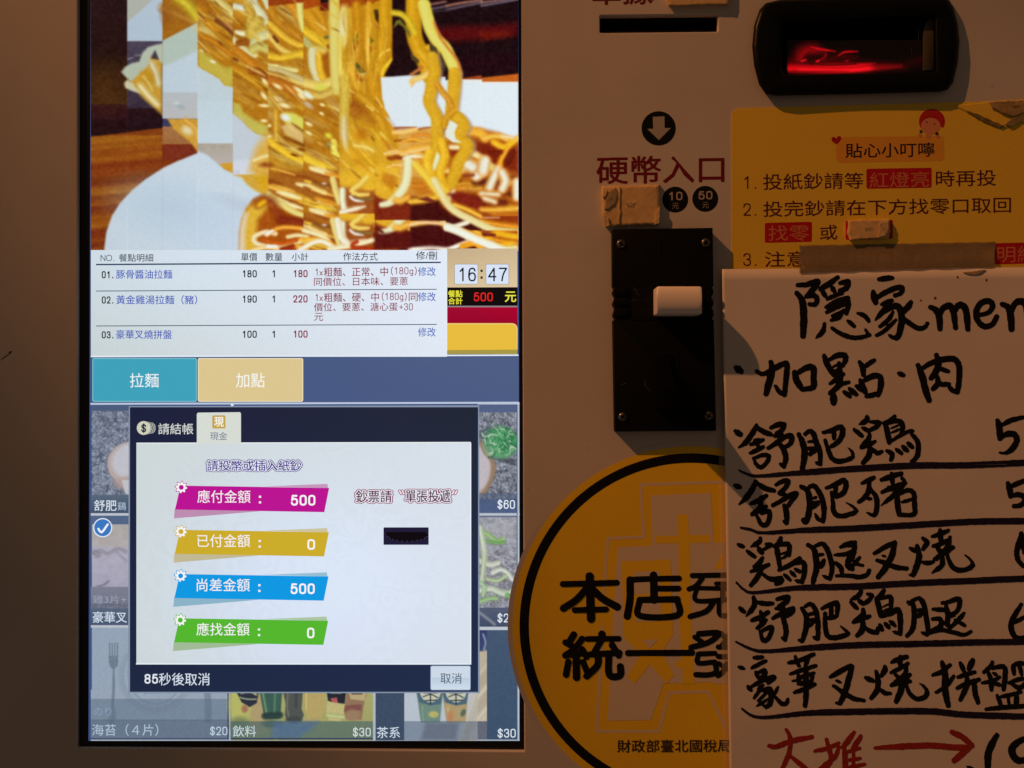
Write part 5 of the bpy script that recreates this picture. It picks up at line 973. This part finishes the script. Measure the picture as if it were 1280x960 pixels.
L3 = strokes(910, 500, 8, "75,312 126,345;52|285,250 240,340 170,430 105,475;48t|290,272 350,312 430,346;46|270,402 340,405;42|228,445 290,422 350,400;42|285,400 300,470;38|225,530 290,500 350,470;44|255,580 280,640 330,672 390,620 408,562 350,548 265,582;40|428,278 500,245 560,245 540,300 490,332;46|470,362 540,340;42|480,345 530,372;46|402,482 480,432 560,372 632,360 628,430 580,465;48|505,425 555,490 578,580 558,665;50|558,665 525,640;40|708,345 745,420 765,520 755,620 742,685;56|770,342 810,312 850,330 885,430 920,530 922,640;48|922,645 870,618;34t|800,418 860,410;28|800,485 870,498 820,540;46|955,325 1040,302 1130,268 1145,330 1110,408 1040,460;48|1062,312 1060,385;42|972,402 1000,490 1030,568 1090,612 1180,602 1248,568 1238,512 1200,478;44t")
L3 += strokes(1060, 500, 8, "190,168 185,205 112,245;48t|62,296 140,358;42|145,278 210,312;42|225,218 310,225 282,270 205,308;42|215,345 200,400 132,470;46|132,477 200,450 270,415;42|212,440 220,500 200,570 150,628;50|238,482 290,530 338,515;40|465,165 420,212 362,230;50|372,242 395,330 412,425;50|400,230 490,207 540,232 545,290 535,335;46|430,282 510,250;22|440,325 510,292;24|430,412 530,350 620,308 650,312;36|632,335 690,402 705,480 690,560 640,618;46|388,508 440,540 430,598;44|482,490 535,535;38|548,465 590,505;44|602,432 645,472;44|60,-10 50,0;2") [:-1]
L3 += strokes(1220, 500, 8, "215,205 235,280 240,385;58|240,262 340,208 470,172;42|240,382 300,342 380,342 408,400 370,480 300,530 238,525;54t")
L4 = strokes(910, 580, 8, "70,215 118,232;48|278,175 240,260 180,340 112,402;52t|290,192 370,240 458,266;48|230,397 300,370 380,320;46|330,332 318,440 242,502;46|242,505 310,470 380,425;42|290,520 330,600 380,610 415,540 408,472 335,492;44|482,207 550,172 600,172 570,240 520,282;46|512,292 570,302;42|448,412 540,362 620,312 682,295 640,360 600,420;46|560,412 585,480 585,588;50|585,590 545,562;30t|732,225 790,262 815,350 810,480 780,578 755,562;54|800,242 850,215 900,262 950,370 960,480 948,575;48|948,572 900,550 868,492;36t|850,345 880,332;28|850,442 900,382;42|850,382 900,402;36|985,240 1080,202 1160,162 1180,220 1150,290 1080,328;48|1082,220 1070,300;42|1035,282 1050,400 1055,470 1100,518 1200,508 1285,470 1240,420 1182,385;44t")
L4 += strokes(1060, 580, 8, "142,190 260,135;42|212,170 205,270 160,340 108,380;46|188,345 230,346;32|232,262 280,330 290,430 262,508 190,488;46t|335,160 430,122 530,95;48|435,92 445,200;42|342,280 450,232 572,190;46|540,142 565,190 480,290 410,350 332,415;42t|488,290 495,400 512,505;50|510,300 600,262 655,290 663,400 660,500 530,510;46|540,382 640,352;32|405,230 460,260;44")
L4 += strokes(1220, 500, 8, "320,832 338,900 345,960;56|345,868 420,832 500,800;46|345,960 420,945 480,965 490,1010 440,1055 380,1062;48")
L5 = strokes(910, 650, 8, "102,248 150,266;40|322,182 310,222 228,268;46t|192,312 268,368;40|302,276 340,328;46|378,240 430,247 362,290;38|345,378 320,420 262,468;46|232,515 320,482 405,447;42|340,472 300,560 232,652;48|350,545 430,592 528,582 528,622 482,638;46|530,180 510,232 470,262;50|482,252 500,350 520,478;48|500,252 600,240 615,290 610,350;46|530,340 600,318;22|540,385 580,360;30|512,500 620,450 718,382;46|600,452 700,422 758,430 765,520 740,620;48|740,622 670,602;36t|562,545 620,600;36|627,515 670,560;40|672,492 720,520;40"
 "|802,250 860,290 880,380 885,480 850,618;54|870,262 940,235 990,290 1028,400 1040,500 1018,588;46|1018,592 942,552;34t|890,352 950,345;32|930,470 958,402;46|1128,270 1200,240 1270,222;42|1068,350 1180,340 1230,312;40|1082,430 1130,480 1138,540;46|1212,375 1200,450 1240,488;56|1085,558 1200,555 1290,560;38")
L5 += strokes(1060, 650, 8, "68,222 60,300 40,400;46|5,260 60,232;36|10,362 50,350;36|42,402 90,440 150,455;32|118,372 60,440 12,490;38|5,560 120,570 190,545 212,502;42|262,335 370,270 470,218;42|470,225 440,350 380,470 302,572;56|342,355 370,362;28|292,405 380,432 480,472 588,485;46|622,280 670,312;42|750,182 790,222 752,290;46|692,262 710,350 690,450 650,548;54|650,550 608,548;28t|745,422 800,432 850,418;42|842,165 920,140 1000,105;42|922,98 930,220;46|852,262 920,242 1020,190;42|1020,172 1000,260 885,388;46|882,262 950,330 1048,272;46|862,390 980,322;42|940,352 940,450 842,528;46t|990,342 1030,450 1100,500 1190,490 1248,450 1220,392 1170,350;44t")
L5 += strokes(1220, 640, 5.333, "302,142 272,265 285,330 320,362;32|312,155 320,270;28")
L6 = strokes(910, 720, 8, "118,322 162,358;48|255,215 265,290 182,402;48t|290,265 370,275 448,276;42|237,445 320,412 400,362;46|322,352 350,430;38|290,520 340,482 380,440;42|340,412 330,500;42|322,552 350,640 400,628 438,540 420,512 335,552;44|492,232 550,217 600,217 580,260 512,300;48|482,325 560,322;38|448,425 520,382 648,327 620,380 560,408;46|540,352 560,450 580,540 572,638;46|570,638 532,612;30t|737,322 780,400 780,520 742,648;50|742,650 710,640;30|772,302 820,277 868,320 895,430 900,540 898,628;46|895,630 845,605;34t|800,387 860,372;32|800,442 858,440 820,498;36|942,325 1010,292 1090,268 1095,330 1088,398;44|1088,400 1005,420;44|1032,302 1030,400;42|970,372 970,480 992,598 1060,618 1150,600 1205,575 1165,535 1125,502;44t")
L6 += strokes(1060, 720, 8, "130,145 110,192 22,240;46t|27,262 90,322;42|107,242 150,280;42|197,180 240,197 200,250 152,280;42|150,335 150,390 62,458;50|52,462 130,432 215,402;44|150,442 140,540 92,598;50|172,512 220,550 288,562 298,522;42|358,145 330,192 292,222;50|282,232 310,310 325,400;50|332,222 400,207 430,222 430,300 420,340;44|342,312 420,272;20|350,352 430,322;26|332,402 430,372 500,338 525,450 520,578;50|520,580 442,552;34t|317,490 340,538;46|372,475 410,515;42|422,455 468,495;42|602,262 640,280;46|642,245 660,340 660,450 640,540 590,598;48|652,242 710,222 758,280 780,400 800,540 788,588;46|785,590 732,560;32t|682,342 740,340;32|692,410 738,372;42|942,270 1000,262 1090,228 1118,250 1100,340 1032,388;44|852,332 980,340;42|982,302 1000,400 990,480 1028,508;50|1032,400 1060,372;52|847,430 920,432 928,500 802,568;46|1160,372 1110,430 1032,508;42|1072,440 1168,495;38|802,575 930,542 1050,562 1160,590 1228,557;40")
L6 += strokes(1220, 640, 5.333, "302,615 242,720 237,790 270,838 330,838;33|252,738 320,702;28")
L7 = strokes(910, 800, 8, "112,270 158,285;38|262,177 348,172;40|237,280 310,242 378,207;38|277,322 300,378;40|292,332 368,302 368,350 312,378;40|202,467 230,500;42|232,470 330,412 450,367 458,390 402,430;40|302,490 350,452;32|340,472 262,578;34|342,502 418,492 430,560 420,640 380,668;50|380,670 350,652;32|390,522 302,608;34|400,590 282,663;32t|500,467 480,510 462,540;32|462,562 540,640 588,630 598,592;38|607,227 680,217;38|662,222 750,192 858,142;42|672,165 710,258;40|810,155 772,262;40|622,340 700,312 878,257;40|642,410 700,402;22|702,352 712,438;40|702,382 858,332;40|780,272 780,400 780,560 770,658;50|702,440 800,422;42|850,332 830,430;36|662,525 760,492 868,442;42")
L7 += strokes(1020, 800, 8, "142,370 250,310 348,255;46|360,265 330,380 290,520 240,635;54|240,638 202,630;30|202,405 248,425;30|178,460 280,530 380,585 478,605;44|497,375 568,408;46|690,265 690,300 652,358;48|602,315 620,400 610,500 552,578;50|642,492 690,530 743,535;42|757,222 830,190 908,168;46|842,165 840,260;46|752,325 840,282 918,235;42|908,245 890,340 840,380 762,448;42|792,342 860,400 938,348;44|752,455 850,422 938,412;44|858,402 850,500 802,615;56|902,452 940,540 1010,588 1088,568 1112,520 1080,462 1040,435;44t")
L7 += strokes(1120, 800, 8, "372,350 450,322 540,248;44|460,225 490,330 490,500 522,655;58|402,525 500,462 578,362;40|642,230 680,310;46|768,200 730,290;56|622,372 700,342 788,322;42|612,480 720,432 828,397;46|702,332 710,450 642,598;48|782,402 790,520 818,625;50|963,220 950,260 882,320;42|922,322 950,400 953,495;46|962,282 1050,265 1088,282 1088,400 1075,495;46|862,430 950,412 1038,372;36|972,332 1008,350;32|982,432 1038,450;36|1168,252 1180,338;42|1172,252 1230,232 1290,242;42|1232,242 1258,350;38|1132,430 1200,402 1290,382;40|1162,442 1240,480 1290,432;42|1240,462 1222,530;32|1012,555 1050,655;42|1022,572 1150,547 1248,522;36|1120,562 1130,650;32|1208,545 1200,650;48|905,692 1000,680 1290,660;46")
L8 = strokes(1180, 880, 12, "790,470 720,600 665,740 655,980;92|1260,510 1130,560 1020,660 1050,800 1150,850 1260,820;92|350,940 430,965;40")
for k, s_ in enumerate((L1, L2, L3, L4, L5, L6, L7, L8)):
    for n_, g_ in enumerate(groups_by_x([(q, w*1.2, e, g) for q, w, e, g in s_])): ink("brush_character", g_, .55, zi, M_INKB, pm, .3, 11+k*9+n_)
UN = ["924,588 935,593 950,595 1000,591 1060,586.6 1140,582 1210,581.4 1290,578", "926,659.5 938,662 954,666 1010,662.6 1070,660.5 1140,656.4 1220,652 1290,651.4", "920.5,728 930,737 943,740.8 997,735 1070,733 1140,729 1220,725.8 1290,722.6", "920,802.5 941,812 960,814 1010,810 1070,806.4 1140,805 1220,803 1290,802", "927.5,886 941,895 960,896.6 1010,891.4 1070,889.6 1157,889 1207,893.4 1290,896"]
for k, s_ in enumerate(UN): ink("underline", [(P2(s_), 8.2, .35, 1)], .7, lambda x, y: hp(x, y)+.00016, M_INKU, pm, .25, 40+k)
ink("red_writing", strokes(940, 880, 8, "342,255 378,330 372,480 280,700;52|172,420 240,428 400,370 598,332;58|400,535 560,665 640,740;52|745,355 770,450 790,560 700,700;52|628,472 760,440 868,390;46|868,425 830,530 740,600 640,690;48|1018,285 960,370 905,430;58|1088,322 1040,400 1010,440;56|925,430 930,560 935,740;56|1015,420 1015,740;36|940,482 1078,442;40|945,565 1080,545;40|950,640 1128,602;42")+[(P2("1093.5,935 1120,933.6 1160,932 1190,934 1209,935"), 8, .6, 1), (P2("1190,915 1204,922 1215,932"), 7.6, .9, .9), (P2("1214,931 1204,941 1193,950.6"), 8.6, .9, .9)], .55, zi, M_INKR, pm, .3, 61)
for x_, y_, r_ in ((1197, 346.5, 1.3), (1233, 350, 1.4), (1169, 372.6, 1.6), (1151, 375.5, 1.1), (1042, 350, .9)):
    flat("brown_spot", circ(x_, y_, r_, r_*1.2, 10), (120, 62, 36), hp(x_, y_)+.00012, pm, M_PRINT)
# clear sleeve edge along the sheet's left side
v = []; 
for k in range(13):
    y = 545+k*58; x = 903+(y-336)*.0152; v += [P(x-8.2, y, .0012), P(x+1.4, y, hp(x, y)-.0003)]
link("clear_sleeve_edge", mesh("clear_sleeve_edge", v, [[2*k, 2*k+2, 2*k+3, 2*k+1] for k in range(12)], M_CLEAR), pm)

# ---------------------------------------------------------------- tape and torn remains
def lump(name, pts, h0, h1, mat, parent=None, seed=1, step=1.6, amp=.00013):
    """torn foam: ragged outline, uneven top"""
    pts = P2(pts); q = []
    for i in range(len(pts)):
        a = np.array(pts[i]); b = np.array(pts[(i+1) % len(pts)]); n = max(1, int(np.hypot(*(b-a))/step))
        for k in range(n): p = a+(b-a)*k/n; q.append((p[0]+.6*lattice(np.array([p[0]/3.]), np.array([p[1]/3.]), seed)[0], p[1]+.6*lattice(np.array([p[0]/3.]), np.array([p[1]/3.+9]), seed)[0]))
    if not orient(q): q = q[::-1]
    n = len(q); cx = sum(p[0] for p in q)/n; cy = sum(p[1] for p in q)/n; v = []
    for s, h in ((1.0, h0), (1.0, h1*.8), (.975, h1), (.85, h1), (.6, h1), (.3, h1), (.02, h1)):   # side wall, shoulder, then the top face
        for x, y in q:
            X, Y_ = cx+(x-cx)*s, cy+(y-cy)*s; d = amp*float(lattice(np.array([X/5.]), np.array([Y_/5.]), seed+3)[0]) *(1 if s > .8 else 0) if h == h1 else 0; v.append(P(X, Y_, h+d))
    f = [[k*n+i, (k+1)*n+i, (k+1)*n+(i+1) % n, k*n+(i+1) % n] for k in range(6) for i in range(n)]+[[6*n+i for i in range(n)]]
    return link(name, mesh(name, v, f, mat, True), parent)
g_ = "torn foam tape squares left on the machine"
t1 = thing("torn_foam_pad", "tan torn foam pad just left of the badge printed 10, dark stain on its left", "foam pad", group=g_)
lump("pad", "752.4,233 768,232.4 790,232 824.6,231 825.2,256 823.6,280.6 790,281.6 757,284 753,270", .0, .0034, M_CARD, t1, 5)
lump("stain", "757,250 762,239 769,234.6 773.4,240 770.6,250 769,256 760,262 755.6,262.6", .0037, .0040, M_CARD2, t1, 8, 1.2, .0001); lump("torn_edge", "754,234 760,238 757,244 753.6,248", .0037, .0043, M_CARD, t1, 9, 1.2, .0002); lump("torn_edge", "773,234 775,234 775.2,280.6 773.4,281", .0036, .0040, M_CARD, t1, 12, 1.4, .0002); lump("torn_edge", "821,262 825,258 824,280 818,281", .0036, .0041, M_CARD, t1, 13, 1.2, .0002); lump("torn_edge", "754,268 760,272 763,282 756,284", .0036, .0043, M_CARD, t1, 14, 1.2, .0002)
t2 = thing("torn_foam_pad", "small torn foam pad stuck over the red box on the yellow notice", "foam pad", group=g_)
lump("pad", "1060,276.4 1066,275 1090,275.4 1112,274.4 1112.4,290 1110.6,298.6 1086,298.4 1062,300.4 1059,292", .00025, .0031, M_CARD, t2, 21); lump("torn_edge", "1100,278 1111,276 1111,290 1105,296 1098,297", .0033, .0038, M_CARD, t2, 24, 1.2, .0003)
t3 = thing("torn_foam_pad", "tan torn foam pad cut off by the top edge beside the dark receipt slot", "foam pad", group=g_)
lump("pad", "831,-22 870,-23 913,-24 913.4,-2 911,6 876,6.4 836,7.6 832,0", .0, .0034, M_CARD, t3, 31)
t4 = thing("packing_tape", "greyish brown translucent tape strip across the top edge of the paper menu", "tape")
def tape():
    v = []; n = 40; top = []; 
    for k in range(n+1):
        x = 999+245*k/n; yt = 306.8-4.4*k/n+.35*math.sin(k*1.7); yb = 341.4-(8.2*k/n)+.35*math.sin(k*1.3+1)
        xo = 0
        for t in (0, .2, .4, .6, .8, 1):
            y = yt+(yb-yt)*t; xx = x+(1.2*math.sin(t*9) if k in (0, n) else 0)-1.6*t*(1 if k == n else .2)
            h = .0006+(hp(xx, 338)+.0001-.0006)*min(1, max(0, (t-.25)/.5)); v.append(P(xx, y, h+.0004*min(1, 2*t)+.00010*math.sin(k*.9+t*5)))
    f = [[i*6+j, i*6+j+1, (i+1)*6+j+1, (i+1)*6+j] for i in range(n) for j in range(5)]
    return mesh("strip", v, f, M_TAPE, True)
link("strip", tape(), t4)
lump("peeled_flake", "1204,340.6 1222,338.4 1232,337.4 1226,342 1216,343.6 1208,343", .0041, .00425, M_CARD2, t4, 71, 1.2, .0001)
t5 = thing("torn_tape_corner", "torn brown tape corner stuck over the notice's upper edge at the far right", "tape")
lump("film", "1192,132 1236,127 1300,123 1300,147 1280,150 1264,156 1257,160 1240,153 1214,143", .0003, .0006, M_YEL, t5, 41, 2, .0001)
lump("film_edge", "1208,138 1224,143.4 1240,151 1256,157.4 1252,160 1236,154 1220,146.6", .0006, .0011, material("dirty_tape_edge", (.25, .18, .05), .7, .2, 300), t5, 42, 1.4, .0002); lump("film_edge", "1256,155 1264,148 1282,144 1300,142 1300,149 1276,152 1262,159", .0006, .0012, material("grey_tape_edge", (.28, .22, .09), .7, .2, 300), t5, 43, 1.4, .0002)
lump("paper_scrap", "1236,127.4 1262,126 1300,124 1300,139 1278,141.6 1266,146.4 1252,141 1240,135", .0007, .0016, material("brown_paper_scrap", (.42, .29, .13), .85, .12, 260, .8, 500, .15, blotch=.2, bsc=70), t5, 44, 1.6, .0003)
